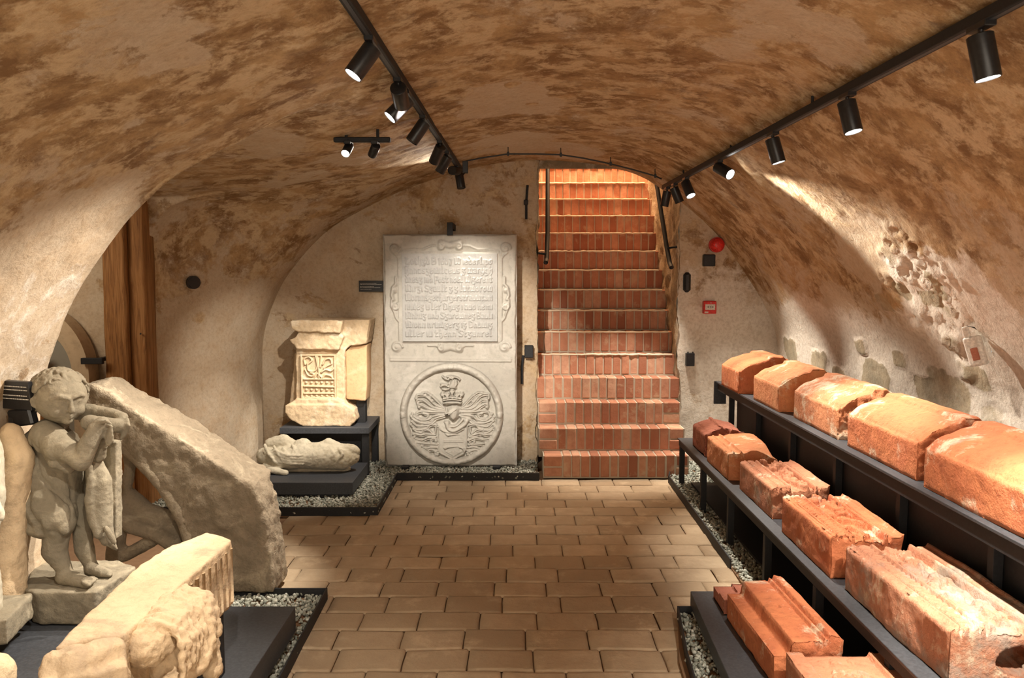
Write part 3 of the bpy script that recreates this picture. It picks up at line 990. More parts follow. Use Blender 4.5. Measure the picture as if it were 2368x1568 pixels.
def top_mould(u, v):
    h = -.055 * sstep(.27, .22, u) + rail_(u, .24, .05, .004) - .006 * sstep(.66, .67, u) * sstep(.70, .69, u)
    h = h + rail_(u, .725, .05, .010) + .022 * sstep(.75, .80, u) * sstep(1.05, .9, u)
    h = h - .006 * sstep(.8, .9, u)
    h = h - .012 * (np.abs(u - .47) < .035) * (np.abs(v - .52) < .022)
    return h


block('moulded_brick', 'stepped moulded brick with a small square hole on the low platform', 'brick', M['tc1'], .915, 1.165, 2.80, 3.38, .1205, .165, top_mould, 48, .004, 0, .03, None, 170, broken=.3)


def top_scroll(u, v):
    h = np.zeros_like(u)
    for cx, cy, r in ((.42, .90, .035), (.60, .91, .03), (.36, .78, .03), (.66, .78, .03)):
        for k in range(18):
            a0, a1 = k * .5, (k + 1) * .5
            p_ = (cx + r * (1 - k / 20) * math.cos(a0), cy + r * 1. * (1 - k / 20) * math.sin(a0)); q_ = (cx + r * (1 - (k + 1) / 20) * math.cos(a1), cy + r * (1 - (k + 1) / 20) * math.sin(a1))
            d, _ = seg_d(u, v, p_, q_); h = np.maximum(h, .008 * np.sqrt(np.clip(1 - (d / .012)**2, 0, 1)))
    d = np.abs(np.hypot(u - .5, v - .55) - .26)
    h = np.maximum(h, .009 * np.sqrt(np.clip(1 - (d / .02)**2, 0, 1)))
    h = np.maximum(h, .007 * ((np.sin(np.arctan2(v - .55, u - .5) * 18) > 0) & (np.hypot(u - .5, v - .55) < .22)))
    return h + .016 * (u < .17) + .016 * sstep(.80, .83, u) - .004 * (np.abs(u - .9) < .03)


block('carved_panel_brick', 'scroll carved brick cut off by the bottom picture edge', 'brick', M['tc3'], .935, 1.28, 2.12, 2.72, .1205, .150, top_scroll, 49, .003, 0, 0, None, 170)

# ------------------------------------------------------------------ reliefs as height fields
class HF:
    def __init__(s, w_, h_, res):
        s.w, s.h = w_, h_
        s.nx = int(w_ / res) + 1; s.ny = int(h_ / res) + 1
        s.U, s.V = np.meshgrid(np.linspace(0, w_, s.nx), np.linspace(0, h_, s.ny))
        s.Z = np.zeros_like(s.U)
    def _win(s, pts, m):
        p = np.array(pts); x0, y0 = p.min(0) - m; x1, y1 = p.max(0) + m
        i0 = max(0, int(x0 / s.w * (s.nx - 1))); i1 = min(s.nx, int(x1 / s.w * (s.nx - 1)) + 2)
        j0 = max(0, int(y0 / s.h * (s.ny - 1))); j1 = min(s.ny, int(y1 / s.h * (s.ny - 1)) + 2)
        return (slice(j0, j1), slice(i0, i1))
    def stroke(s, pts, wd, h, taper=False, mode='max'):
        n_ = len(pts)
        for i in range(n_ - 1):
            w0 = wd; 
            if taper: w0 = wd * (1 - .75 * i / max(1, n_ - 1))
            sl = s._win([pts[i], pts[i + 1]], w0)
            U, V = s.U[sl], s.V[sl]
            if U.size == 0: continue
            d, _ = seg_d(U, V, pts[i], pts[i + 1])
            k = np.sqrt(np.clip(1 - (d / w0)**2, 0, 1)) * h
            s.Z[sl] = np.maximum(s.Z[sl], k) if mode == 'max' else s.Z[sl] - np.minimum(k, h)
    def poly(s, pts, h, bev=.01, mode='max', dome=0.0):
        sl = s._win(pts, .02); U, V = s.U[sl], s.V[sl]
        ins = inside(pts, U.ravel(), V.ravel()).reshape(U.shape)
        d = np.full(U.shape, 9.0)
        for i in range(len(pts)): d = np.minimum(d, seg_d(U, V, pts[i], pts[(i + 1) % len(pts)])[0])
        k = np.where(ins, h * np.clip(d / bev, 0, 1) + dome * (1 - np.exp(-d * 25)) * ins, 0)
        s.Z[sl] = np.maximum(s.Z[sl], k) if mode == 'max' else s.Z[sl] + k
    def disc(s, c, r, h, mode='max'):
        sl = s._win([c], r); d = np.hypot(s.U[sl] - c[0], s.V[sl] - c[1]) / r
        s.Z[sl] = np.maximum(s.Z[sl], h * np.sqrt(np.clip(1 - d * d, 0, 1)))
    def spiral(s, c, r, h, wd, turns=1.6, dirn=1, a0=0):
        pts = []
        for k in range(26):
            t_ = k / 25; a_ = a0 + dirn * t_ * turns * 2 * PI
            pts.append((c[0] + r * (1 - .85 * t_) * math.cos(a_), c[1] + r * (1 - .85 * t_) * math.sin(a_)))
        s.stroke(pts, wd, h)
    def mesh(s, back=.02, mask=None):
        """front relief in local (u, -depth, v); closed by sides and a back"""
        P = np.stack([s.U.ravel(), -s.Z.ravel(), s.V.ravel()], 1)
        f_ = grid_faces(s.ny, s.nx)
        if mask is not None:
            keep = mask(P[f_][:, :, 0].mean(1), P[f_][:, :, 2].mean(1)); f_ = f_[keep]
            return P, f_
        n_ = len(P)
        ring = list(range(s.nx)) + [j * s.nx + s.nx - 1 for j in range(1, s.ny)] + [(s.ny - 1) * s.nx + i for i in range(s.nx - 2, -1, -1)] + [j * s.nx for j in range(s.ny - 2, 0, -1)]
        B = P[ring].copy(); B[:, 1] = back
        m = len(ring)
        side = np.array([(ring[i], n_ + i, n_ + (i + 1) % m, ring[(i + 1) % m]) for i in range(m)])
        c_ = np.array([[s.w / 2, back, s.h / 2, ]])
        V_ = np.vstack([P, B, c_])
        bk = np.array([(n_ + i, n_ + m, n_ + m, n_ + (i + 1) % m) for i in range(m)])
        return V_, np.vstack([f_, side]), bk


def smooth_z(Z, it=1):
    for _ in range(it):
        Z = (Z + np.roll(Z, 1, 0) + np.roll(Z, -1, 0) + np.roll(Z, 1, 1) + np.roll(Z, -1, 1)) / 5
    return Z


# ---- the standing slab
S0 = atY(893, 1083, 6.5); S1 = atY(1196, 541, 6.42)
SWd = S1[0] - S0[0]; SH = S1[2] - .03
K = SWd / 306.0                                    # metres per photo pixel on the slab


def sp(px, py): return ((px - 889) * K, SH - (py - 540) * K * (SH / K) / 543.0)


slab = thing('grave_slab', 'tall grey stone slab with inscription panel above a round coat of arms', 'gravestone', (float(S0[0] + SWd / 2), 6.46, .03))
h = HF(SWd, SH, .0045)
nz = np.stack([h.U.ravel(), h.V.ravel(), h.U.ravel() * 0], 1)
def P2(pts): return [sp(x, y) for x, y in pts]
# raised border and frame
h.Z += .012
for q in ([(904, 556), (904, 820), (912, 820), (912, 556)],): pass
h.stroke(P2([(905, 831), (1180, 833)]), .010, .024)
h.stroke(P2([(905, 826), (1180, 828)]), .016, .020)
for sx in (0, 1):
    mx = (lambda x: x) if sx == 0 else (lambda x: 2 * 1042.5 - x)
    h.spiral(sp(mx(917), 572), .042, .030, .011, 1.4, 1 if sx else -1, 0)
    h.spiral(sp(mx(919), 800), .046, .030, .011, 1.2, 1, 0)
    h.disc(sp(mx(919), 800), .050, .026); h.disc(sp(mx(919), 800), .018, .038)
    h.disc(sp(mx(917), 572), .044, .022); h.disc(sp(mx(917), 572), .016, .034)
    h.poly(P2([(mx(924), 575), (mx(932), 585), (mx(932), 790), (mx(924), 790)]), .024, .008)
    h.stroke(P2([(mx(912), 582), (mx(920), 588), (mx(925), 595), (mx(926), 785)]), .008, .028)
    h.stroke(P2([(mx(919), 640), (mx(919), 655), (mx(912), 662), (mx(909), 680), (mx(913), 690)]), .014, .034)
    h.disc(sp(mx(915), 668), .030, .034); h.disc(sp(mx(915), 706), .034, .032)
    h.spiral(sp(mx(917), 706), .032, .040, .008, 1.2, -1, 1)
    h.disc(sp(mx(915), 668), .012, .042)
    h.stroke(P2([(mx(909), 690), (mx(908), 706), (mx(915), 720), (mx(919), 733), (mx(925), 740)]), .010, .032)
    h.poly(P2([(mx(988), 793), (mx(988), 800), (mx(1008), 800), (mx(1018), 808), (mx(1042), 806), (mx(1042), 793)]), .026, .008)
    h.disc(sp(mx(1022), 801), .034, .034); h.spiral(sp(mx(1022), 801), .030, .040, .008, 1.1, 1, 2)
    h.disc(sp(mx(1022), 569), .036, .034); h.spiral(sp(mx(1022), 569), .030, .040, .008, 1.1, -1, 2)
    h.stroke(P2([(mx(932), 578), (mx(960), 574), (mx(980), 575), (mx(998), 567), (mx(1010), 566)]), .010, .024)
h.stroke(P2([(1022, 560), (1042, 566), (1064, 560)]), .030, .032); h.stroke(P2([(1022, 806), (1042, 800), (1064, 806)]), .030, .032)
h.poly(P2([(928, 578), (1157, 578), (1157, 793), (928, 793)]), .022, .012)
h.Z = smooth_z(h.Z * 1.35, 1)
# chips along the edges and gentle unevenness
ex = np.minimum(h.U, SWd - h.U); ey = np.minimum(h.V, SH - h.V); e = np.minimum(ex, ey)
nn = fbm(nz, 12, 4, 5).reshape(h.U.shape)
h.Z += .0018 * fbm(nz, 9, 4, 2).reshape(h.U.shape) - .03 * sstep(.018, 0, e + .012 * nn)
Vv, Ff, bk = h.mesh(.15)
off = np.array([S0[0], 6.47, .03])
lean = 0.0
Vv = Vv + off
obj('slab_body', (Vv, np.vstack([Ff, bk[:, :4]])), M['slab'], slab)

# inscription panel with carved blackletter lines
GL = {'i': [[(0, 0), (0, 1)]], 'n': [[(0, 0), (0, 1), (.5, .85), (.5, 0)]], 'm': [[(0, 0), (0, 1), (.45, .85), (.45, 0)], [(.45, .85), (.9, 1), (.9, 0)]],
      'u': [[(0, 1), (0, 0), (.5, .15)], [(.5, 1), (.5, 0)]], 'e': [[(.5, .15), (.1, 0), (0, .2), (0, .8), (.3, 1), (.5, .7), (0, .45)]],
      'o': [[(.1, 0), (0, .2), (0, .8), (.4, 1), (.5, .8), (.5, .2), (.1, 0)]], 'a': [[(0, .9), (.5, 1), (.5, 0)], [(.5, .55), (0, .4), (0, 0), (.5, .15)]],
      'r': [[(0, 0), (0, 1)], [(0, .8), (.4, 1)]], 's': [[(.5, .9), (.1, 1), (0, .7), (.5, .35), (.4, 0), (0, .1)]], 'f': [[(.1, -.3), (.1, 1.4), (.45, 1.6)], [(-.1, .9), (.4, .9)]],
      't': [[(.1, 1.3), (.1, 0), (.4, .1)], [(-.1, .95), (.4, .95)]], 'l': [[(0, 1.6), (0, 0), (.25, .1)]], 'h': [[(0, 1.6), (0, 0)], [(0, .8), (.5, .95), (.5, 0), (.3, -.4)]],
      'b': [[(0, 1.6), (0, .1), (.4, 0), (.5, .7), (0, .9)]], 'd': [[(0, 1.6), (.5, .8), (.5, .1), (.1, 0), (0, .8), (.4, .9)]], 'g': [[(.5, 1), (0, .9), (0, .2), (.5, .1)], [(.5, 1), (.5, -.4), (0, -.5)]],
      'p': [[(0, 1), (0, -.5)], [(0, .95), (.5, .8), (.5, .1), (0, 0)]], 'w': [[(0, 1), (0, 0), (.45, .15), (.45, 1)], [(.45, .15), (.9, 0), (.9, .9), (.7, 1.2)]], 'z': [[(0, 1), (.5, 1), (.05, .5), (.5, .3), (.3, -.4), (0, -.3)]],
      'c': [[(.5, .9), (.1, 1), (0, .7), (0, .2), (.4, 0)]], 'v': [[(0, 1.2), (0, 0), (.5, .2), (.5, 1)]], 'y': [[(0, 1), (0, .2), (.5, .1)], [(.5, 1), (.5, 0), (.1, -.5)]], 'k': [[(0, 1.6), (0, 0)], [(.5, 1), (0, .6), (.5, 0)]],
      'L': [[(0, 1.5), (.1, .1), (.8, 0), (.9, .3)], [(0, 1.5), (.4, 1.3)]], 'B': [[(0, 1.5), (0, 0), (.7, .1), (.7, .6), (0, .8), (.6, 1.0), (.6, 1.4), (0, 1.5)]], 'W': [[(0, 1.4), (.1, 0), (.6, .2), (.6, 1.5)], [(.6, .2), (1.1, 0), (1.2, 1.2), (.9, 1.5)]],
      'P': [[(0, 1.5), (.1, -.3)], [(0, 1.4), (.7, 1.3), (.7, .6), (.1, .5)]], 'H': [[(0, 1.5), (0, 0)], [(0, .8), (.6, 1), (.7, 0), (.4, -.4)], [(0, 1.5), (.5, 1.4)]],
      'D': [[(0, 1.4), (.1, 0), (.8, .2), (.8, 1.2), (.2, 1.5)]], 'S': [[(.7, 1.3), (.2, 1.5), (0, 1), (.7, .5), (.6, 0), (0, .1)]], 'R': [[(0, 1.5), (0, 0)], [(0, 1.5), (.6, 1.3), (.1, .7), (.7, 0)]],
      '1': [[(0, 1.1), (.2, 1.3), (.2, -.1)]], '6': [[(.5, 1.4), (0, .7), (.1, 0), (.5, .1), (.5, .7), (.05, .6)]], '0': [[(.1, 0), (0, .6), (.25, 1.2), (.5, .6), (.4, 0), (.1, 0)]], '7': [[(0, 1.2), (.5, 1.2), (.2, -.3)]]}
LINES = ["Lethzd B 1607 W iederlipo", "Hnnaszewilceus z warygh", "dnesz nid Post noel Wizerent", "Wirzi Szault z z lutworow", "Wornnszechurgerstrauwtam", "iuwez u ler Dhuz i auo nemi",
         "Wnnuz unb Szarownez Bauli", "Wionn Gruwzerz iz Dnuwiz", "uller iu thenn Stzanrel"]
p0 = sp(934, 786); p1 = sp(1150, 585)
pw, ph = p1[0] - p0[0], p1[1] - p0[1]
h = HF(pw, ph, .0032)
nl = len(LINES); lh = (ph - .05) / nl
for r, txt in enumerate(LINES):
    base = ph - .025 - (r + .78) * lh; xh = lh * .47
    wsum = sum((.36 if c_ == ' ' else (max(x for st in GL.get(c_, GL['n']) for x, y in st) + .42)) for c_ in txt)
    sx_ = (pw - .06) / wsum; x = .03
    for c_ in txt:
        if c_ == ' ': x += .36 * sx_; continue
        g = GL.get(c_, GL['n'])
        for st in g: h.stroke([(x + a_ * sx_, base + b_ * xh) for a_, b_ in st], .0052, .013)
        x += (max(a_ for st in g for a_, b_ in st) + .42) * sx_
h.Z = smooth_z(h.Z, 1)
nz = np.stack([h.U.ravel(), h.V.ravel(), h.U.ravel() * 0], 1)
h.Z += .001 * fbm(nz, 25, 3, 2).reshape(h.U.shape) * 1.5
Vv, Ff, bk = h.mesh(.03)
Vv = Vv + off + np.array([p0[0], -.052, p0[1]])
o = obj('inscription_panel', (Vv, np.vstack([Ff, bk])), M['slabtext'], slab)
o['label'] = 'blue grey panel with nine lines of raised blackletter'

# round coat of arms
cc = sp(1044, 957); Rr = 119 * K
h = HF(2 * Rr + .02, 2 * Rr + .02, .0032)
c0 = Rr + .01


def q(px, py):                      # photo crop coordinates of the roundel (1568 px crop) to metres
    return (c0 + (910 + px / 5.807 - 1044) * K, c0 - (830 + py / 5.807 - 957) * K * 1.0)


rad = np.hypot(h.U - c0, h.V - c0); ang = np.arctan2(h.V - c0, h.U - c0)
wr = .029
k = np.clip(1 - ((rad - (Rr - wr)) / wr)**2, 0, 1)
h.Z = .045 * np.sqrt(k) * (1 + .16 * fbm(np.stack([h.U.ravel(), h.V.ravel(), h.U.ravel() * 0], 1), 38, 3, 6).reshape(h.U.shape))
for a_ in (PI / 2, -PI / 2, 0, PI):
    m = (np.abs(np.angle(np.exp(1j * (ang - a_)))) < .055) & (k > 0); h.Z[m] *= 1.16
ins_ = rad < Rr - 2 * wr + .01
h.Z[ins_] = np.maximum(h.Z[ins_], 0)


def arc(pts):                        # smooth curve through crop points
    P_ = dense_any([q(*p_) for p_ in pts]); return [tuple(z_) for z_ in P_]


def dense_any(pts, n_=6):
    p = np.array(pts, float); out = []
    for i in range(len(p) - 1):
        a_ = p[max(i - 1, 0)]; b_ = p[i]; c_ = p[i + 1]; d_ = p[min(i + 2, len(p) - 1)]
        for k_ in range(n_):
            t_ = k_ / n_
            out.append(.5 * ((2 * b_) + (-a_ + c_) * t_ + (2 * a_ - 5 * b_ + 4 * c_ - d_) * t_**2 + (-a_ + 3 * b_ - 3 * c_ + d_) * t_**3))
    out.append(p[-1]); return out


WM = .0085
mant = [  # mantling leaves, left half; the right half is mirrored with small differences
    [(690, 650), (560, 600), (430, 480), (330, 470), (310, 520)], [(690, 665), (540, 640), (400, 540), (320, 545), (330, 585)], [(690, 680), (520, 670), (380, 610), (330, 600), (345, 640)],
    [(680, 640), (590, 560), (510, 480), (490, 510), (520, 560)], [(640, 610), (560, 520), (450, 440), (400, 450)], [(690, 700), (520, 700), (400, 690), (310, 720), (340, 790), (430, 790), (470, 740), (400, 720)],
    [(690, 730), (540, 760), (480, 800), (370, 810), (280, 760), (260, 730)], [(690, 750), (560, 790), (500, 850), (380, 850), (270, 800), (240, 760)], [(560, 830), (480, 880), (330, 890), (250, 830)],
    [(580, 880), (500, 870), (430, 930), (320, 940), (250, 890), (235, 870)], [(570, 900), (540, 1000), (480, 950), (400, 930), (380, 980), (300, 960), (270, 930)],
    [(560, 1010), (440, 1000), (370, 1010), (300, 1000), (265, 1000)], [(570, 1040), (460, 1050), (380, 1080), (300, 1060), (280, 1040)], [(570, 1070), (520, 1060), (500, 1110), (560, 1130), (570, 1090)],
    [(590, 1140), (460, 1130), (370, 1120), (310, 1110)], [(590, 1180), (500, 1180), (430, 1190), (380, 1160)], [(600, 1260), (520, 1210), (470, 1220), (480, 1270), (540, 1290), (590, 1280)], [(600, 1220), (560, 1240), (560, 1270)]]
rs = np.random.RandomState(4)
for ln in mant:
    for sd in (0, 1):
        pts = [((x if sd == 0 else 1590 - x) + (rs.uniform(-14, 14) if sd else 0), y + (rs.uniform(-10, 10) if sd else 0)) for x, y in ln]
        h.stroke(arc(pts), WM * 1.05, .030)
        h.disc(q(*pts[-1]), .014, .034); h.disc(q(*pts[len(pts) // 2]), .012, .032)
        P3 = [(x + 9, y + 24) for x, y in pts]
        h.stroke(arc(P3), WM * .8, .022)
# shield
shp = [(590, 870), (990, 880), (978, 1180), (940, 1260), (790, 1345), (620, 1250), (590, 1180)]
h.poly([q(*p_) for p_ in shp], .020, .012)
h.stroke([q(*p_) for p_ in shp[1:]], .007, .032)
h.poly([q(*p_) for p_ in [(650, 990), (700, 960), (900, 980), (950, 1040), (880, 1030), (800, 1040), (720, 1060), (680, 1020)]], .034, .02)
h.stroke(arc([(640, 930), (690, 960), (820, 980), (930, 930)]), .016, .034)
for yy in (1085, 1105): h.stroke([q(680, yy), q(930, yy)], .005, .028)
h.poly([q(*p_) for p_ in [(620, 1170), (700, 1130), (850, 1130), (960, 1160), (960, 1200), (850, 1200), (750, 1215), (680, 1250)]], .036, .025)
for i in range(12): h.stroke([q(690 + i * 20, 1230), q(720 + i * 14, 1300 - abs(i - 6) * 8)], .0022, .030)
for i in range(5): h.stroke([q(880 + i * 15, 1180), q(960 - i * 4, 1190 + i * 22)], .004, .036)
# helmet and gorget
h.stroke(arc([(720, 850), (740, 920), (800, 950), (880, 920), (960, 860), (980, 820)]), .022, .048)
h.stroke(arc([(700, 840), (760, 890), (850, 880), (930, 800)]), .014, .042)
h.poly([q(*p_) for p_ in [(690, 700), (715, 640), (780, 600), (850, 598), (905, 640), (905, 720), (880, 790), (830, 840), (780, 840), (740, 800)]], .030, .03, dome=.040)
h.stroke([q(700, 720), q(790, 690), q(850, 650)], .005, .072)
h.stroke([q(745, 725), q(790, 700)], .010, .066)
# crown
h.poly([q(*p_) for p_ in [(690, 540), (900, 540), (910, 600), (680, 610)]], .040, .012)
for yy in (510, 535, 570): h.stroke(arc([(670, yy + 8), (790, yy - 6), (910, yy + 8)]), .007, .048)
for cx, cy in ((665, 460), (790, 425), (915, 460), (725, 470), (855, 470)):
    for k_ in range(6): h.disc(q(cx + 22 * math.cos(k_ * 1.05), cy + 22 * math.sin(k_ * 1.05)), .009, .044)
    h.stroke([q(cx, cy), q(790 + (cx - 790) * .85, 520)], .009, .044)
# crest figure, a small bird like beast with raised limbs
h.poly([q(*p_) for p_ in [(740, 400), (730, 350), (760, 290), (790, 250), (840, 260), (850, 320), (860, 400)]], .030, .015, dome=.02)
h.stroke(arc([(800, 260), (760, 240), (740, 265), (700, 250), (665, 225)]), .009, .038)
h.stroke(arc([(720, 230), (780, 220), (870, 245), (890, 270)]), .008, .036)
h.stroke(arc([(740, 320), (700, 330), (645, 325)]), .008, .034); h.stroke(arc([(740, 360), (700, 340), (650, 350), (640, 365)]), .008, .034)
h.stroke(arc([(750, 390), (700, 400), (660, 390)]), .008, .032); h.stroke(arc([(845, 280), (850, 320), (835, 350)]), .009, .034)
h.disc(q(800, 240), .016, .042)
h.Z = smooth_z(h.Z, 1)
nz = np.stack([h.U.ravel(), h.V.ravel(), h.U.ravel() * 0], 1)
h.Z += .0015 * fbm(nz, 25, 3, 2).reshape(h.U.shape)
P_, f_ = h.mesh(mask=lambda x, z: np.hypot(x - c0, z - c0) < Rr + .002)
P_ = P_ * np.array([1, 1.25, 1]) + off + np.array([cc[0] - c0, -.022, cc[1] - c0])
o = obj('coat_of_arms', (P_, f_), M['slab'], slab); o['label'] = 'round wreath around a carved helmet, crown and shield'

for lab, px, py, w_, h_ in (('black steel clip over the top edge of the slab', 1040, 529, .045, .10), ('small black foot at the bottom left corner of the slab', 937, 1080, .055, .02), ('small black foot at the bottom right corner of the slab', 1148, 1079, .055, .02)):
    p_ = atY(px, py, 6.40); b = MB()
    if h_ > .05:
        b.box((p_[0] - w_ / 2, 6.41, p_[2] - h_ / 2), (p_[0] + w_ / 2, 6.425, p_[2] + h_ / 2), .002); b.box((p_[0] - w_ / 2, 6.425, p_[2] + .0), (p_[0] + w_ / 2, 6.76, p_[2] + .02 + .03), .002)
    else:
        b.box((p_[0] - w_ / 2, 6.38, .01), (p_[0] + w_ / 2, 6.46, .03 + h_), .002)
    tag(b.build('steel_clip', M['black']), lab, 'clip', 'clips holding the slab')

# ------------------------------------------------------------------ organic stone: union of rounded forms
def organic(name, forms, voxel, mat, parent=None, smooth=6, rough=.003, nscale=18, seed=1, cut=None):
    VL = []; FL_ = []; nv = 0
    def put(v_, f_):
        nonlocal nv
        VL.append(np.asarray(v_, float)); FL_.extend([[int(i) + nv for i in q_] for q_ in f_]); nv += len(v_)
    def tris(V_, F_):
        nonlocal nv
        VL.append(V_); FL_.extend((F_ + nv).tolist()); nv += len(V_)
    for fm in forms:
        if fm[0] == 'c':                                   # chain of tapering balls
            pts = [(np.array(p, float), r) for p, r in fm[1]]
            for (p, r), (p2, r2) in zip(pts[:-1], pts[1:]):
                d = p2 - p; L = np.linalg.norm(d); n_ = max(2, int(L / (min(r, r2) * .45)) + 1)
                for k_ in range(n_ + 1):
                    t_ = k_ / n_
                    if r < .02 or r2 < .02: tris(IV * (r + (r2 - r) * t_) + p + d * t_, IF)
                    else: tris(IV2 * (r + (r2 - r) * t_) + p + d * t_, IF2)
        elif fm[0] == 'e':
            R = np.array(Euler(fm[3] if len(fm) > 3 else (0, 0, 0)).to_matrix())
            tris((IV2 * np.array(fm[2])) @ R.T + np.array(fm[1]), IF2)
        elif fm[0] == 'b':
            R = np.array(Euler(fm[3] if len(fm) > 3 else (0, 0, 0)).to_matrix()); q3 = np.array(fm[2])
            v_ = np.array([(x, y, z) for x in (-1, 1) for y in (-1, 1) for z in (-1, 1)]) * q3
            put(v_ @ R.T + np.array(fm[1]), [(0, 1, 3, 2), (4, 6, 7, 5), (0, 4, 5, 1), (2, 3, 7, 6), (0, 2, 6, 4), (1, 5, 7, 3)])
        elif fm[0] == 'm':                                  # ready made closed mesh
            put(fm[1], fm[2])
    me = bpy.data.meshes.new('tmp')
    me.from_pydata(np.vstack(VL).tolist(), [], FL_); me.update()
    to = bpy.data.objects.new('tmp', me); COL.objects.link(to)
    m_ = to.modifiers.new('r', 'REMESH'); m_.mode = 'VOXEL'; m_.voxel_size = voxel
    if smooth:
        m_ = to.modifiers.new('s', 'SMOOTH'); m_.iterations = smooth; m_.factor = .5
    dg = bpy.context.evaluated_depsgraph_get()
    me2 = bpy.data.meshes.new_from_object(to.evaluated_get(dg))
    n_ = len(me2.vertices); co = np.zeros(n_ * 3); me2.vertices.foreach_get('co', co); co = co.reshape(-1, 3)
    no = np.zeros(n_ * 3); me2.vertex_normals.foreach_get('vector', no); no = no.reshape(-1, 3)
    co = co + no * (rough * (fbm(co, nscale, 4, seed) + .6 * fbm(co, nscale * 3, 3, seed + 5)))[:, None]
    if cut: co = cut(co, no)
    fs = [tuple(p.vertices) for p in me2.polygons]
    bpy.data.objects.remove(to); bpy.data.meshes.remove(me); bpy.data.meshes.remove(me2)
    if all(len(q_) == 4 for q_ in fs): fs = np.array(fs)
    return obj(name, (co, fs), mat, parent)


def solid(poly, y0, y1):
    """prism from an outline of (x, z) points"""
    n_ = len(poly)
    v_ = [(x, y0, z) for x, z in poly] + [(x, y1, z) for x, z in poly]
    f_ = [tuple(range(n_)), tuple(range(2 * n_ - 1, n_ - 1, -1))] + [(i, n_ + i, n_ + (i + 1) % n_, (i + 1) % n_) for i in range(n_)]
    ar = sum(poly[i][0] * poly[(i + 1) % n_][1] - poly[(i + 1) % n_][0] * poly[i][1] for i in range(n_))
    if ar < 0: f_ = [q_[::-1] for q_ in f_]
    return ('m', v_, f_)


def pxz(pts, Y): return [(float(atY(x, y, Y)[0]), float(atY(x, y, Y)[2])) for x, y in pts]


# ---- altar fragment
YA = 6.28
def a5(x, y, Y=YA):                      # crop pixels of the fragment to a point at depth Y
    p_ = atY(600 + x / 3.268, 720 + y / 3.268, Y); return (float(p_[0]), float(p_[2]))
alt = thing('altar_fragment', 'tall pale carved altar fragment with a leafy panel, on the black table', 'stone fragment', (-1.43, 6.42, .40))
body = [solid([a5(270, 700), a5(640, 700), a5(640, 280), a5(270, 290)], YA + .02, YA + .30),
        solid([a5(235, 215), a5(290, 285), a5(600, 290), a5(640, 190), a5(610, 150), a5(300, 150), a5(280, 195)], YA - .03, YA + .32),
        solid([a5(248, 70), a5(300, 62), a5(640, 68), a5(620, 160), a5(300, 150), a5(258, 135)], YA - .06, YA + .33),
        solid([a5(600, 66), a5(828, 66), a5(818, 130), a5(800, 250), a5(680, 262), a5(632, 305), a5(590, 280)], YA + .03, YA + .32),
        solid([a5(240, 690), a5(250, 720), a5(640, 718), a5(650, 690), a5(575, 655), a5(290, 655)], YA - .03, YA + .28),
        solid([a5(205, 700), a5(200, 760), a5(250, 820), a5(340, 864), a5(690, 864), a5(735, 820), a5(720, 740), a5(650, 700)], YA - .04, YA + .26),
        solid([a5(190, 740), a5(215, 540), a5(235, 330), a5(270, 330), a5(280, 740)], YA + .12, YA + .30)]
organic('fragment_body', body, .0075, M['sandstone'], alt, 3, .008, 16, 12)
o = organic('side_wing', [solid([a5(636, 310), a5(685, 262), a5(798, 258), a5(800, 560), a5(790, 690), a5(640, 675)], YA + .07, YA + .28)], .008, M['pinkstone'], alt, 2, .002, 18, 13)
o['label'] = 'smooth pinkish flat side piece'
# its carved panel
x0_, z0_ = a5(318, 660); x1_, z1_ = a5(575, 325)
h = HF(x1_ - x0_, z1_ - z0_, .0022)
WW, HH = h.w, h.h
def u5(x, y): return ((x - 318) / 257 * WW, (660 - y) / 335 * HH)
fr = np.minimum(np.minimum(h.U, WW - h.U), np.minimum(h.V, HH - h.V))
h.Z = np.where(fr < .012, .016, .002)
for ln in ([(350, 400), (345, 360), (380, 345), (400, 370), (375, 395)], [(370, 395), (370, 440), (400, 455), (430, 440), (440, 400), (430, 340)], [(440, 340), (450, 420), (450, 500)],
           [(470, 340), (462, 420)], [(480, 400), (500, 365), (535, 360), (545, 395), (515, 410), (490, 430)], [(470, 460), (500, 440), (540, 450), (560, 430)], [(350, 440), (370, 480), (400, 490), (410, 470), (390, 465)],
           [(480, 500), (500, 480), (540, 490), (550, 510)], [(420, 500), (440, 470), (470, 500)], [(340, 512), (560, 512)], [(340, 565), (560, 572)], [(340, 620), (560, 620)], [(345, 650), (560, 655)]):
    h.stroke([tuple(z_) for z_ in dense_any([u5(*p_) for p_ in ln], 5)], .0085, .018)
for r_ in (540, 595, 640):
    for i in range(6): h.disc(u5(355 + i * 38, r_ - 2), .012, .016)
P_, f_, bk = h.mesh(.02); P_ = P_ + np.array([x0_, YA + .005, z0_])
obj('carved_panel', (P_, np.vstack([f_, bk])), M['sandstone'], alt)
b = MB(); xx0, zz0 = a5(712, 800); xx1, zz1 = a5(778, 684); b.box((xx0, YA + .12, .40), (xx1, YA + .20, zz1 + .01), .002)
tag(b.build('steel_support', M['black']), 'black steel support under the wing of the altar fragment', 'support')

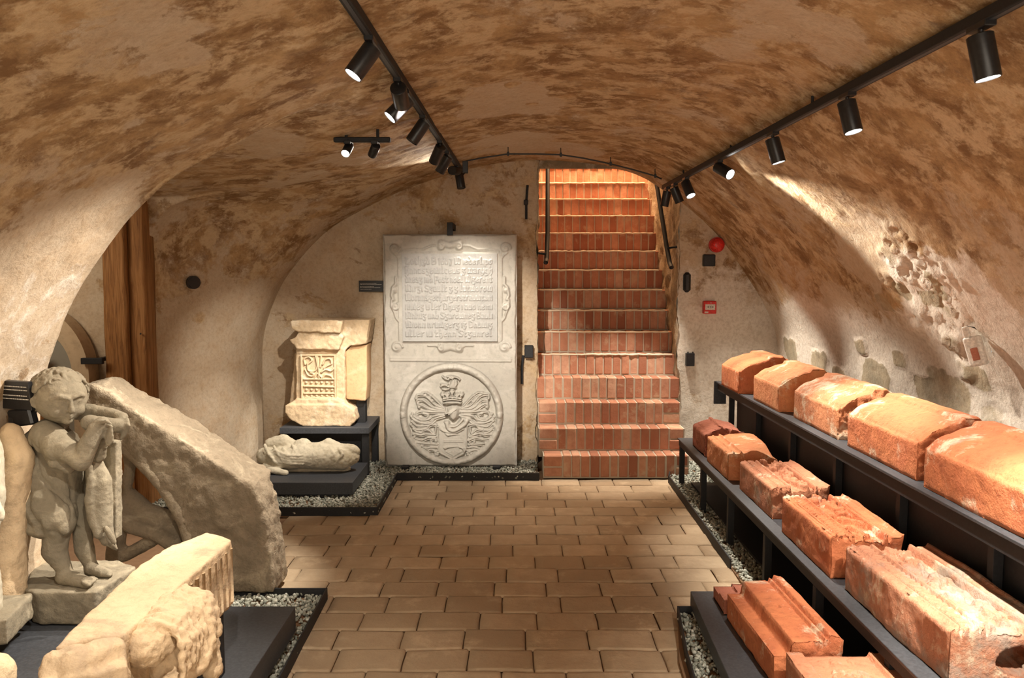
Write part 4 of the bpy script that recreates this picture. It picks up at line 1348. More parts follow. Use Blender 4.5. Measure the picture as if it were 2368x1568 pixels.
# ---- drapery fragment lying on the lower platform
def d5(x, y, Y): return tuple(atY(600 + x / 3.268, 720 + y / 3.268, Y))
fo = [('c', [(d5(40, 1090, 5.9), .06), (d5(180, 1110, 5.88), .085), (d5(330, 1090, 5.88), .095), (d5(480, 1090, 5.88), .10), (d5(620, 1110, 5.88), .085), (d5(700, 1100, 5.9), .055)]),
      ('c', [(d5(80, 1000, 5.92), .04), (d5(180, 985, 5.92), .055), (d5(250, 1010, 5.92), .04)]), ('c', [(d5(300, 1010, 5.9), .04), (d5(340, 1010, 5.9), .05), (d5(400, 1050, 5.9), .04)]),
      ('c', [(d5(440, 1040, 5.9), .04), (d5(520, 1005, 5.9), .045), (d5(600, 1040, 5.9), .045), (d5(700, 1050, 5.9), .045), (d5(725, 1060, 5.9), .035)]),
      ('c', [(d5(20, 1190, 5.84), .030), (d5(100, 1200, 5.80), .026), (d5(200, 1220, 5.78), .022)]), ('c', [(d5(60, 1190, 5.9), .05), (d5(400, 1200, 5.93), .06), (d5(640, 1195, 5.93), .05)])]
for i in range(9):      # folds running across
    x = 40 + i * 70
    fo.append(('c', [(d5(x, 1010 + (i % 3) * 14, 5.84), .014), (d5(x + 30, 1080, 5.80), .013), (d5(x + (80 if i < 4 else -20), 1140, 5.80), .013), (d5(x + (150 if i < 4 else -60), 1180, 5.83), .010)]))
for i in range(4): fo.append(('c', [(d5(60, 1070 + 18 * i, 5.82), .009), (d5(120, 1050 + 24 * i, 5.81), .011), (d5(210, 1090 + 20 * i, 5.79), .010), (d5(330, 1090 + 22 * i, 5.79), .008)]))
tag(organic('drapery_fragment', fo, .006, M['marble'], None, 2, .006, 22, 15, cut=lambda c_, n_: np.column_stack([c_[:, 0], c_[:, 1], np.maximum(c_[:, 2], .137)])),
    'white stone fragment of folded drapery lying on the low platform below the altar fragment', 'stone fragment')

# ---- round tracery stone at the left
YW = 3.84
def w6(pts): return [(float(p_[0]), float(p_[2])) for p_ in (atY(200 + x / 2.8, 840 + y / 2.8, YW) for x, y in pts)]
outer = [(-60, 150), (30, 130), (150, 190), (300, 300), (420, 370), (520, 430), (640, 510), (750, 580), (830, 630), (900, 680), (1000, 750), (1080, 790), (1125, 900), (1155, 1020), (1180, 1140), (1200, 1280), (1215, 1400), (1218, 1560)]
inner = [(700, 1580), (690, 1300), (650, 1120), (600, 1010), (540, 920), (480, 830), (400, 730), (320, 650), (240, 570), (180, 520), (60, 430), (-60, 380)]
wheel = thing('tracery_stone', 'large grey curved stone of a round tracery window standing at the left', 'stone fragment', (-1.45, YW + .15, .03))
rim = solid(w6(outer + inner), YW, YW + .25)
rim = ('m', [(x, y, max(z, .034)) for x, y, z in rim[1]], rim[2])
top = solid(w6([(-60, 150), (30, 130), (300, 300), (520, 430), (750, 580), (1000, 750), (1080, 790), (1040, 860), (900, 760), (700, 640), (480, 500), (260, 400), (-60, 240)]), YW + .03, YW + .30)
org = organic('ring_segment', [rim, top], .011, M['wheelstone'], wheel, 4, .020, 10, 22)
gro = w6([(240, 480), (320, 550), (400, 625), (460, 700), (500, 755), (560, 840), (620, 925), (680, 1020), (730, 1120), (760, 1250)])
b = MB(); b.tube([(x, YW - .004, z) for x, z in gro], .010, 8); 
fo = [('c', [((x, YW + .03, z), .034) for x, z in w6([(180, 500), (300, 610), (400, 710), (490, 820), (560, 930), (620, 1050), (670, 1200)])])]
organic('inner_moulding', fo, .008, M['wheelstone'], wheel, 3, .004, 20, 23)
def w6p(pts, y, r): return ('c', [((x, y, z), r) for x, z in w6(pts)])
organic('tracery_bars', [w6p([(190, 500), (210, 700), (180, 860), (240, 960), (360, 1030), (470, 1040), (590, 1030)], YW + .12, .028), w6p([(150, 1000), (250, 1090), (400, 1130), (520, 1210), (600, 1300)], YW + .08, .040),
                         w6p([(180, 930), (300, 1030), (420, 1070)], YW + .14, .055), w6p([(180, 1290), (300, 1230), (420, 1160)], YW + .10, .032), w6p([(150, 980), (120, 1300)], YW + .10, .045), w6p([(420, 1070), (520, 1160), (600, 1220), (700, 1330)], YW + .14, .045)],
        .009, M['wheelstone'], wheel, 3, .004, 18, 24)

# ---- leaning boy statue
YS = 3.32
def s(x, y, dy=0.0):                     # crop pixels of the statue to a point, dy = farther away
    return tuple(float(q_) for q_ in atY(x / 2.613, 840 + y / 2.613, YS + dy))
PXM = F / YS * 2.613                     # crop pixels per metre
def r(px): return px / PXM
boy = thing('boy_statue', 'grey stone statue of a curly haired boy leaning his head on his folded arms', 'statue', (-1.78, YS, .16))
fo = [  # torso, tunic and legs
    ('c', [(s(215, 560, .03), r(110)), (s(235, 700, .03), r(125)), (s(250, 850, .02), r(135))]),
    ('c', [(s(290, 430, .03), r(100)), (s(380, 520, .02), r(110)), (s(400, 680, .03), r(95))]),
    ('c', [(s(330, 420, .05), r(75)), (s(350, 330, .04), r(70))]),
    ('c', [(s(280, 850, -.02), r(125)), (s(330, 920, -.03), r(115)), (s(330, 960, -.03), r(105))]),          # near thigh under the tunic
    ('c', [(s(210, 860, .06), r(100)), (s(200, 960, .06), r(80)), (s(160, 930, .08), r(55))]),
    ('c', [(s(420, 740, .08), r(90)), (s(490, 900, .08), r(70)), (s(500, 1000, .08), r(60))]),               # far thigh
    ('c', [(s(345, 1000, -.03), r(80)), (s(330, 1130, -.03), r(75)), (s(380, 1230, -.03), r(48)), (s(400, 1290, -.03), r(48))]),
    ('c', [(s(500, 1020, .07), r(58)), (s(510, 1120, .07), r(60)), (s(540, 1200, .07), r(42)), (s(560, 1240, .07), r(42))]),
    ('c', [(s(385, 1290, -.03), r(50)), (s(470, 1310, -.06), r(45)), (s(530, 1330, -.08), r(34))]),           # near foot
    ('c', [(s(550, 1240, .06), r(44)), (s(620, 1265, .04), r(34)), (s(660, 1275, .03), r(26))]),
    ('c', [(s(265, 600, .04), r(140)), (s(262, 740, .04), r(158)), (s(272, 870, .04), r(165)), (s(285, 905, .03), r(160))]), ('e', s(400, 640, .04), (r(105), r(110), r(190))), ('e', s(280, 700, .03), (r(185), r(150), r(330)), (0, -.06, 0)),
    ('c', [(s(130, 640, .10), r(38)), (s(118, 800, .10), r(46)), (s(130, 960, .10), r(50))]), ('c', [(s(110, 1000, .16), r(90)), (s(90, 1150, .16), r(90)), (s(80, 1330, .16), r(80))]),
    # arms: near upper arm and forearm, far arm with hand hanging over
    ('c', [(s(275, 430, -.06), r(88)), (s(370, 500, -.10), r(80)), (s(480, 575, -.13), r(62))]),
    ('c', [(s(490, 590, -.13), r(62)), (s(540, 480, -.13), r(56)), (s(580, 400, -.12), r(48)), (s(620, 360, -.11), r(40))]),
    ('c', [(s(470, 290, .08), r(55)), (s(560, 295, .05), r(48)), (s(680, 310, .02), r(38)), (s(740, 330, .00), r(34))]),
    ('c', [(s(540, 360, -.06), r(50)), (s(640, 370, -.06), r(44)), (s(720, 380, -.04), r(42))]),
]
# fingers: far hand hanging over the wrist, near hand curled below the chin
for i in range(4):
    fo.append(('c', [(s(700 + i * 22, 330 + i * 3, -.01 - i * .006), r(15)), (s(735 + i * 14, 352 + 8 * i, -.03 - i * .006), r(14)), (s(742 + i * 10, 400 + 10 * (3 - i), -.04), r(12)), (s(728 + i * 8, 440 + 8 * (3 - i), -.04), r(10))]))
    fo.append(('c', [(s(640 + i * 4, 360 + i * 26, -.10), r(16)), (s(672 + i * 2, 385 + i * 28, -.12), r(14)), (s(660, 420 + i * 24, -.12), r(12)), (s(636, 430 + i * 24, -.11), r(10))]))
fo.append(('c', [(s(600, 360, -.13), r(18)), (s(640, 352, -.15), r(14)), (s(668, 366, -.15), r(11))]))
for i in range(5):    # toes
    fo.append(('c', [(s(505 + i * 14, 1325 - i * 8, -.10 + i * .012), r(17 - i)), (s(540 + i * 12, 1340 - i * 9, -.11 + i * .013), r(13 - i))]))
    fo.append(('c', [(s(640 + i * 6, 1283 - i * 8, .02 + i * .01), r(13 - i)), (s(664 + i * 4, 1286 - i * 8, .01 + i * .01), r(11 - i))]))
# blousing of the tunic over its belt, hanging sleeve and a few soft folds
fo.append(('e', s(245, 615, .035), (r(168), r(145), r(85)), (0, .1, 0)))
fo.append(('c', [(s(285, 500, -.085), r(34)), (s(350, 590, -.095), r(42)), (s(420, 640, -.09), r(30))]))
fo.append(('c', [(s(140, 985, -.03), r(40)), (s(270, 1000, -.06), r(52)), (s(390, 985, -.05), r(48)), (s(435, 950, -.02), r(30))]))
def tunic(c_, n_):
    zt0, zt1 = s(250, 1010)[2], s(250, 430)[2]
    m_ = sstep(zt0 - .02, zt0 + .02, c_[:, 2]) * sstep(zt1 + .05, zt1 - .05, c_[:, 2]) * sstep(s(470, 700)[0], s(430, 700)[0], c_[:, 0])
    f_ = np.abs(fbm(c_ * np.array([1, 1, .35]) + np.array([0, 0, 1]) * c_[:, :1] * .5, 17, 2, 71))
    return c_ + n_ * (m_ * (.012 - .055 * np.clip(.22 - f_, 0, .22)))[:, None]
organic('figure', fo, .0055, M['greystone'], boy, 5, .003, 20, 31, cut=tunic)
# head with face turned to the right
hx, hy = 372, 215
Hc = np.array(s(365, 205, -.02))
fd = np.array([.74, -.64, -.20]); fd /= np.linalg.norm(fd)
sd_ = np.cross(fd, [0, 0, 1]); sd_ /= np.linalg.norm(sd_); ud = np.cross(sd_, fd)      # sd_ points to the far side of the face, ud up


def hp(f_, s_, u_): return tuple(Hc + fd * f_ + sd_ * s_ + ud * u_)


fo = [('e', tuple(Hc), (.098, .100, .102)), ('e', hp(.030, 0, -.030), (.072, .074, .068)), ('e', hp(.066, 0, -.068), (.026, .030, .024)), ('e', hp(.078, 0, -.074), (.018, .020, .016)),
      ('c', [(hp(.096, 0, .022), .009), (hp(.108, 0, -.004), .010), (hp(.116, 0, -.022), .013)]), ('c', [(hp(.104, -.011, -.024), .008), (hp(.104, .011, -.024), .008)]),
      ('c', [(hp(.092, -.006, -.046), .006), (hp(.103, 0, -.045), .008), (hp(.092, .016, -.046), .006)]), ('c', [(hp(.090, -.012, -.055), .006), (hp(.099, 0, -.056), .009), (hp(.090, .012, -.055), .006)]),
      ('c', [(s(350, 340, .02), r(66)), (s(335, 400, .03), r(72))])]
for sg_ in (-1, 1):
    fo += [('e', hp(.066, sg_ * .040, -.034), (.029, .029, .029)), ('c', [(hp(.096, sg_ * .010, .026), .010), (hp(.090, sg_ * .036, .034), .012), (hp(.072, sg_ * .062, .022), .009)]),
           ('e', hp(.080, sg_ * .034, .006), (.013, .013, .009)),
           ('c', [(hp(.005, sg_ * .097, .010), .010), (hp(-.004, sg_ * .104, .0), .012), (hp(.0, sg_ * .101, -.018), .011), (hp(.006, sg_ * .094, -.028), .008)])]
organic('head', fo, .0042, M['greystone'], boy, 2, .002, 22, 33)
rs = np.random.RandomState(8); fo = []
hc = np.array(s(352, 180, .0)); R0 = r(158)
for i in range(300):
    a_ = rs.uniform(0, 2 * PI); e_ = math.asin(rs.uniform(-.62, 1.0))
    d_ = np.array([math.cos(e_) * math.cos(a_), math.cos(e_) * math.sin(a_), math.sin(e_)])
    if d_ @ fd > .40 and d_ @ ud < .62: continue
    if d_ @ ud < .18 and d_ @ fd > -.05: continue
    p_ = hc + d_ * np.array([R0 * 1.0, R0, R0 * .92])
    tn_ = np.cross(d_, rs.normal(size=3)); tn_ /= np.linalg.norm(tn_); bn_ = np.cross(d_, tn_)
    rr = rs.uniform(.011, .017)
    fo.append(('c', [(p_ + rr * (math.cos(k_) * tn_ + math.sin(k_) * bn_) + d_ * (.000 + .004 * k_ / 4)  , .0062) for k_ in np.linspace(0, 4.6, 6)]))
fo.append(('e', tuple(hc + np.array([-.010, .010, .002])), (R0 * .995, R0 * .995, R0 * .95)))
organic('curly_hair', fo, .0036, M['greystone'], boy, 0, .001, 30, 35)
# the post and cloth he leans on
fo = [('c', [(s(560, 560, .02), r(40)), (s(600, 720, .02), r(75)), (s(600, 860, .02), r(80)), (s(620, 980, .0), r(62)), (s(650, 1060, .0), r(45)), (s(705, 1125, .0), r(12))]),
      ('b', s(650, 760, .10), (r(75), .03, r(310)), (0, .04, 0)), ('c', [(s(535, 600, -.03), r(22)), (s(545, 700, -.04), r(24)), (s(540, 820, -.03), r(30)), (s(560, 930, -.02), r(35)), (s(600, 1030, -.03), r(34))]),
      ('c', [(s(620, 480, -.02), r(30)), (s(600, 560, .0), r(40))]), ('c', [(s(470, 640, .12), r(40)), (s(465, 900, .12), r(40))]), ('c', [(s(640, 1000, -.05), r(24)), (s(690, 1080, -.05), r(20))])]
organic('cloth_hung_post', fo, .006, M['greystone'], boy, 3, .004, 20, 36)


def lump(name, poly, y0, y1, mat, parent=None, vox=.008, rough=.006, seed=3, sm=3, zmin=None, Y=None):
    f_ = solid([(float(a_), float(c_)) for a_, c_ in poly], y0, y1)
    cut = (lambda c_, n_: np.column_stack([c_[:, 0], c_[:, 1], np.maximum(c_[:, 2], zmin)])) if zmin is not None else None
    return organic(name, [f_], vox, mat, parent, sm, rough, 14, seed, cut)


def P3(x, y, Y): p_ = atY(x / 2.613, 840 + y / 2.613, Y); return (p_[0], p_[2])
pl = [s(150, 1330, -.02), s(330, 1545, -.16), s(480, 1555, -.18), s(575, 1440, -.12), s(800, 1230, .14), s(700, 1190, .22), s(300, 1200, .22), s(160, 1260, .15)]
zt_ = s(570, 1395, -.15)[2]
tp = [(p_[0], p_[1]) for p_ in (atZ(150 / 2.613, 840 + 1370 / 2.613, zt_), atZ(210 / 2.613, 840 + 1385 / 2.613, zt_), atZ(575 / 2.613, 840 + 1385 / 2.613, zt_), atZ(820 / 2.613, 840 + 1230 / 2.613, zt_), atZ(720 / 2.613, 840 + 1190 / 2.613, zt_), atZ(200 / 2.613, 840 + 1190 / 2.613, zt_))]
n_ = len(tp)
vv_ = [(x, y, .162) for x, y in tp] + [(x, y, zt_) for x, y in tp]
cxy = np.mean(np.array(tp), 0)
vv_ = [(cxy[0] + (x - cxy[0]) * .9, cxy[1] + (y - cxy[1]) * .9, z) if i < n_ else (x, y, z) for i, (x, y, z) in enumerate(vv_)]
organic('plinth', [('m', vv_, [tuple(range(n_))[::-1], tuple(range(n_, 2 * n_))] + [(i, (i + 1) % n_, n_ + (i + 1) % n_, n_ + i) for i in range(n_)])], .008, M['greystone'], boy, 3, .008, 12, 37,
        cut=lambda c_, n__: np.column_stack([c_[:, 0], c_[:, 1], np.maximum(c_[:, 2], .1615)]))

# ---- second figure, cut by the left picture edge
YC = 2.95
def g(x, y, dy=0.0): return tuple(float(q_) for q_ in atY((x - 95) / 2.613 if x < 30 else (x - 60) / 2.613, 840 + (y * .93 + 75) / 2.613, YC + dy))
fig = thing('draped_statue', 'pale stone figure with folded drapery cut by the left picture edge', 'statue', (-1.98, YC, .16))
fo = [('c', [(g(-120, 300, .1), .09), (g(-110, 520, .08), .12), (g(-110, 780, .06), .13), (g(-110, 1000, .05), .11)]), ('c', [(g(-60, 330), .05), (g(-25, 430, -.02), .048), (g(-45, 520, -.03), .042), (g(-90, 580, -.04), .04)]),
      ('c', [(g(-60, 600), .05), (g(-20, 720, -.02), .050), (g(0, 830, -.02), .048), (g(40, 905, -.02), .026), (g(70, 930, -.02), .012)]), ('c', [(g(-100, 860), .06), (g(-40, 890, -.03), .04), (g(30, 880, -.03), .024)]),
      ('c', [(g(-70, 980, .04), .075), (g(-50, 1150, .04), .065), (g(-30, 1380, .03), .075), (g(-60, 1560, .03), .09)]), ('c', [(g(-20, 960, .0), .02), (g(15, 1100, .0), .022), (g(0, 1300, .0), .02)])]
organic('figure', fo, .007, M['marble'], fig, 3, .005, 18, 41)
fo = [('b', g(-60, 1600, .05), (.16, .13, .05), (0, 0, .2))]
organic('plinth', fo, .009, M['greystone'], fig, 3, .008, 12, 42, cut=lambda c_, n__: np.column_stack([c_[:, 0], c_[:, 1], np.maximum(c_[:, 2], .1615)]))
# pinkish worn stone behind, against the wall
YD = 3.22
fo = [('c', [(tuple(atY(25, 1005, YD)), .045), (tuple(atY(42, 1060, YD)), .06), (tuple(atY(25, 1150, YD)), .07), (tuple(atY(10, 1300, YD)), .08), (tuple(atY(10, 1400, YD)), .085)])]
tag(organic('worn_figure_stone', fo, .010, M['creamstone'], None, 4, .014, 9, 43, cut=lambda c_, n__: np.column_stack([c_[:, 0], c_[:, 1], np.maximum(c_[:, 2], .1615)])), 'worn pinkish stone between the boy statue and the left picture edge', 'stone fragment')
YF = 2.5
tag(organic('rounded_stone', [('e', tuple(atY(-12, 1566, YF)), (.055, .07, .075)), ('e', tuple(atY(-30, 1620, YF)), (.08, .09, .11)), ('e', tuple(atY(-30, 1700, YF) * np.array([1, 1, 0]) + np.array([0, 0, .24])), (.085, .1, .08))], .007, M['creamstone'], None, 4, .005, 15, 44, cut=lambda c_, n__: np.column_stack([c_[:, 0], c_[:, 1], np.maximum(c_[:, 2], .1615)])),
    'small rounded cream stone peeping in at the bottom left corner', 'stone fragment')

# ---- fluted cornice stone in the foreground
def c7(x, y): return (60 + x / 4.506, 1220 + y / 4.506)
ZT, ZB = .62, .38
T = lambda x, y: atZ(*c7(x, y), ZT)
tA = T(1880, 40); tB = T(2150, 120); tC = T(1640, 560); tD = T(1000, 1120); tE = T(560, 1180); tG = T(290, 1250); tH = T(700, 830); tI = T(1150, 410); tJ = T(1500, 190)
flu = thing('fluted_cornice_stone', 'cream stone block with a fluted side and a broken leaf carving in the left foreground', 'stone fragment', (float((tA[0] + tG[0]) / 2), float((tA[1] + tG[1]) / 2), .16))
tpo = [tA, tB, tC, tD, tE, tG, tH, tI, tJ]
nb = len(tpo)
# near end keeps going down out of the frame
bot = [(p_[0], p_[1], ZB) for p_ in tpo]
vv_ = bot + [tuple(p_) for p_ in tpo]
organic('stone_body', [('m', vv_, [tuple(range(nb))[::-1], tuple(range(nb, 2 * nb))] + [(i, (i + 1) % nb, nb + (i + 1) % nb, nb + i) for i in range(nb)])], .0075, M['creamstone'], flu, 3, .006, 12, 51)
# fluted strip on the far right side
dB = (tC - tB); Lf = np.linalg.norm(dB); dn = dB / Lf; nrm_ = np.array([-dn[1], dn[0], 0]); nrm_ = nrm_ if nrm_[0] > 0 else -nrm_
b = MB()
for i in range(8):
    p_ = tB + dn * (.015 + i * (Lf - .02) / 8) - nrm_ * .007
    b.tube([(p_[0], p_[1], ZB + .015), (p_[0], p_[1], ZT - .030)], .0125, 10)
    e_ = p_ + dn * (Lf / 16)
b.build('fluting', M['creamstone'], flu, smooth=True)
# leaf carving projecting to the right
cP = (tC + tD) / 2
def lf(du, dv, dz): p_ = cP + dn * du + nrm_ * dv; return (p_[0], p_[1], ZT + dz)
fo = [('c', [(lf(-.10, .0, -.05), .05), (lf(.0, .03, -.06), .07), (lf(.10, .02, -.07), .065)]), ('c', [(lf(-.12, .03, -.03), .035), (lf(-.10, .09, -.07), .04), (lf(-.06, .12, -.13), .035), (lf(.0, .12, -.17), .03), (lf(.08, .08, -.19), .03)]),
      ('c', [(lf(.0, .03, -.12), .06), (lf(.02, .05, -.20), .05), (lf(-.02, .07, -.26), .04)]), ('c', [(lf(-.13, .06, -.10), .02), (lf(-.13, .10, -.17), .025), (lf(-.10, .12, -.24), .03)])]
for i in range(9):
    a_ = -.14 + i * .03
    fo.append(('c', [(lf(a_, .03, .0), .013), (lf(a_ - .01, .09, -.02), .014), (lf(a_ + .01, .125, -.07), .012), (lf(a_ + .03, .135, -.13 - .01 * (i % 3)), .011)]))
organic('leaf_carving', fo, .006, M['creamstone'], flu, 2, .012, 24, 52)
# moulded near end with a separate torus
fo = [('c', [((tE + dn * .0)[:3] * 1.0 + np.array([0, -.03, -.03]), .035), (tuple(tG + np.array([.02, -.02, -.04])), .04)]), ('c', [(tuple(tD + np.array([-.01, -.02, -.03])), .03), (tuple(tE + np.array([.02, -.06, -.04])), .05)]),
      ('b', tuple((tD + tG) / 2 + np.array([.01, -.05, -.16])), (.10, .06, .12), (0, 0, .55))]
organic('moulded_end', [(f__[0], [(tuple(np.array(p_)), r_) for p_, r_ in f__[1]]) if f__[0] == 'c' else f__ for f__ in fo], .008, M['creamstone'], flu, 4, .010, 16, 53)
b = MB(); mm = (tA + tC) / 2; b.box((mm[0] - .10, mm[1] - .16, .16), (mm[0] + .06, mm[1] + .08, ZB + .004), .002); tag(b.build('steel_support', M['black']), 'black steel support under the fluted end of the cream stone', 'support'); b = MB(); b.box((cP[0] - .12, cP[1] - .16, .16), (cP[0] + .02, cP[1] + .02, ZB + .004), .002)
tag(b.build('steel_support', M['black']), 'black steel support under the broken carving of the cream stone', 'support')

# ------------------------------------------------------------------ side passage: post, arch, door
pZ = 0.0
xL = float(atY(247, 800, 5.38)[0]); xM = float(atY(300, 800, 5.38)[0]); xR = float(atY(335, 800, 5.38)[0])
t = thing('timber_post', 'old brown timber door post beside the round black wall disc', 'post', ((xL + xR) / 2, 5.42, 0))
for nm, a_, c_, yf in (('post', xL, xM - .004, 5.36), ('planed_frame', xM, xR, 5.40)):
    V_, Fc = cubegrid(6, 4, 120)
    P_ = np.stack([a_ + (V_[:, 0] + 1) / 2 * (c_ - a_), yf + (V_[:, 1] + 1) / 2 * .16, .0 + (V_[:, 2] + 1) / 2 * (2.03 if nm == 'post' else 2.06)], 1)
    P_[:, 0] += .012 * fbm(P_ * [1, 1, .6], 3, 3, 61); P_[:, 1] += .008 * fbm(P_, 5, 3, 62)
    obj(nm, (P_, Fc), M['wood'], t)
b = MB(); b.tube([tuple(atY(325, 772, 5.39)), tuple(atY(325, 772, 5.37))], .006, 8); b.build('nail', M['black'], t)
# dressed stone arch with a grey door
YR = 5.36
cx_, cz_ = atY(72, 868, YR)[0], atY(72, 868, YR)[2]
t = thing('stone_arch', 'pale dressed stone door arch in the dim side passage', 'arch', (float(cx_), YR, 0))
Ro, Ri = .395, .31
def ringm(ro, ri, y0, y1, a0, a1, n_=30):
    v_ = []; f_ = []
    for i in range(n_ + 1):
        a_ = a0 + (a1 - a0) * i / n_
        for rr, yy in ((ro, y0), (ri, y0), (ri, y1), (ro, y1)): v_.append((cx_ + rr * math.cos(a_), yy, cz_ + rr * 1.18 * math.sin(a_)))
    for i in range(n_):
        for k_ in range(4): f_.append((i * 4 + k_, i * 4 + (k_ + 1) % 4, i * 4 + 4 + (k_ + 1) % 4, i * 4 + 4 + k_))
    return v_, f_
b = MB(); b.add(*ringm(Ro, Ri, YR - .03, YR + .1, 0, PI)); b.box((cx_ + Ri, YR - .03, 0), (cx_ + Ro, YR + .1, cz_)); b.box((cx_ - Ro, YR - .03, 0), (cx_ - Ri, YR + .1, cz_)); b.build('arch_ring', M['archstone'], t)
b = MB(); b.add(*ringm(Ri, Ri - .04, YR + .0, YR + .1, 0, PI)); b.box((cx_ + Ri - .04, YR, 0), (cx_ + Ri, YR + .1, cz_)); b.build('inner_moulding', M['archstone'], t)
b = MB(); n_ = 30
v_ = [(cx_ + (Ri - .03) * math.cos(PI * i / n_), YR + .05, cz_ + (Ri - .03) * 1.18 * math.sin(PI * i / n_)) for i in range(n_ + 1)] + [(cx_ - Ri + .03, YR + .05, 0), (cx_ + Ri - .03, YR + .05, 0)]
b.add(v_ + [(x, y + .03, z) for x, y, z in v_], [tuple(range(len(v_))), tuple(range(2 * len(v_) - 1, len(v_) - 1, -1))] + [(i, (i + 1) % len(v_), len(v_) + (i + 1) % len(v_), len(v_) + i) for i in range(len(v_))])
b.build('door_panel', M['greypanel'], t)
p_ = atY(92, 850, YR - .06); b = MB(); b.box((p_[0] - .045, YR - .08, 0), (p_[0] + .03, YR - .05, p_[2] + .12), .003); tag(b.build('timber_plank', M['wood']), 'narrow orange brown timber plank in front of the grey arched door', 'plank')
p_ = atY(211, 835, 5.30); b = MB(); b.box((p_[0] - .065, 5.29, p_[2] - .02), (p_[0] + .075, 5.32, p_[2] + .02), .003); b.box((p_[0] + .0, 5.32, p_[2] - .012), (p_[0] + .03, 5.50, p_[2] + .012)); tag(b.build('iron_bar', M['black']), 'short black iron bar beside the stone arch', 'bracket')

# ------------------------------------------------------------------ small fittings
def wall_x(Y, z):            # where the oblique left wall stands at this depth
    pr = profile(Y); m = pr[:SPL * NS + 60]; i = np.argmin(np.abs(m[:, 1] - z)); return m[i, 0]


def ray_left(px, py):
    d = ray(px, py)
    for t_ in np.linspace(5.55, 6.8, 300):
        p_ = np.array([0, 0, EYE]) + d * (t_ / d[1])
        if p_[0] < wall_x(t_, p_[2]): return p_
    return p_


p_ = ray_left(444, 653); p2 = ray_left(449, 653)
b = MB(); nn_ = np.array([.62, -.78, 0]); b.tube([p_ + nn_ * .0, p_ + nn_ * .045], .047, 32); b.tube([p_ + nn_ * .045, p_ + nn_ * .05], .038, 32)
tag(bevel_shade(b.build('wall_speaker', M['blackplastic'])), 'round black disc fixed to the plaster wall right of the timber post', 'speaker')


def wall_item(name, px, py, w_, h_, d_, mat, label, cat, Y=YB, bev=.006, group=None, depth0=.0):
    p_ = atY(px, py, Y - d_); b = MB()
    b.box((p_[0] - w_ / 2, Y - d_, p_[2] - h_ / 2), (p_[0] + w_ / 2, Y + .01, p_[2] + h_ / 2), bev)
    return b, p_


K2 = YB / F
b, p_ = wall_item('x', 1641, 602, 27 * K2, 27 * K2, .05, None, '', ''); tag(b.build('wall_box', M['blackplastic']), 'square black box below the red siren', 'box')
b, p_ = wall_item('x', 1590, 653, 17 * K2, 46 * K2, .04, None, '', '', bev=.02); tag(b.build('wall_lamp', M['blackplastic']), 'tall narrow rounded black fitting right of the stair opening', 'fitting')
t = thing('door_catch', 'black catch box with two small pins, low beside the stair opening', 'fitting', tuple(atY(1597, 832, YB - .03)))
b, p_ = wall_item('x', 1597, 832, 19 * K2, 30 * K2, .05, None, '', '', bev=.004); b.build('housing', M['blackplastic'], t)
for dx in (-.02, .02):
    b = MB(); b.tube([(p_[0] + dx, YB - .04, p_[2] + .05), (p_[0] + dx, YB - .04, p_[2] + .065)], .006, 8); b.build('pin', M['blackplastic'], t)
# red call point
pc = atY(1642, 711, YB - .05)
t = thing('fire_call_point', 'square red fire alarm call point with a white panel', 'fire alarm', tuple(pc))
b = MB(); b.box((pc[0] - .052, YB - .055, pc[2] - .052), (pc[0] + .052, YB + .01, pc[2] + .052), .005); b.build('housing', M['red'], t)
b = MB(); b.box((pc[0] - .040, YB - .058, pc[2] - .020), (pc[0] + .040, YB - .0545, pc[2] + .026), .001); b.build('glass_panel', M['white'], t)
b = MB()
for dx in (-.014, 0, .014): b.tube([(pc[0] + dx, YB - .060, pc[2] + .004), (pc[0] + dx, YB - .0575, pc[2] + .004)], .0045, 10)
b.box((pc[0] - .028, YB - .060, pc[2] + .002), (pc[0] - .018, YB - .0575, pc[2] + .006)); b.box((pc[0] + .018, YB - .060, pc[2] + .002), (pc[0] + .028, YB - .0575, pc[2] + .006)); b.build('press_mark', M['blackplastic'], t)
b = MB(); b.box((pc[0] - .045, YB - .057, pc[2] - .045), (pc[0] - .015, YB - .0545, pc[2] - .033)); b.build('label_strip', M['white'], t)
b = MB(); b.tube([(pc[0] + .008 * math.cos(a_), YB - .056, pc[2] + .038 + .006 * math.sin(a_)) for a_ in np.linspace(-1.2, 1.9, 8)], .0018, 6); b.build('flame_mark', M['white'], t)
# red siren
ps = atY(1660, 566, YB - .06)
t = thing('fire_siren', 'round dark red fire alarm siren where wall meets vault', 'fire alarm', tuple(ps))
b = MB(); b.tube([(ps[0], YB + .02, ps[2]), (ps[0], YB - .035, ps[2])], .062, 28); bevel_shade(b.build('base', M['red'], t))
b = MB(); b.tube([(ps[0], YB - .035, ps[2]), (ps[0], YB - .06, ps[2]), (ps[0], YB - .085, ps[2]), (ps[0], YB - .09, ps[2])], [.058, .056, .045, .02], 28); bevel_shade(b.build('sounder', M['red'], t), 60)
for i in range(6):
    a_ = i * PI / 3; b = MB(); b.tube([(ps[0] + .03 * math.cos(a_), YB - .078, ps[2] + .03 * math.sin(a_)), (ps[0] + .05 * math.cos(a_), YB - .078, ps[2] + .05 * math.sin(a_))], .006, 8); b.build('rib', M['red'], t, smooth=True)
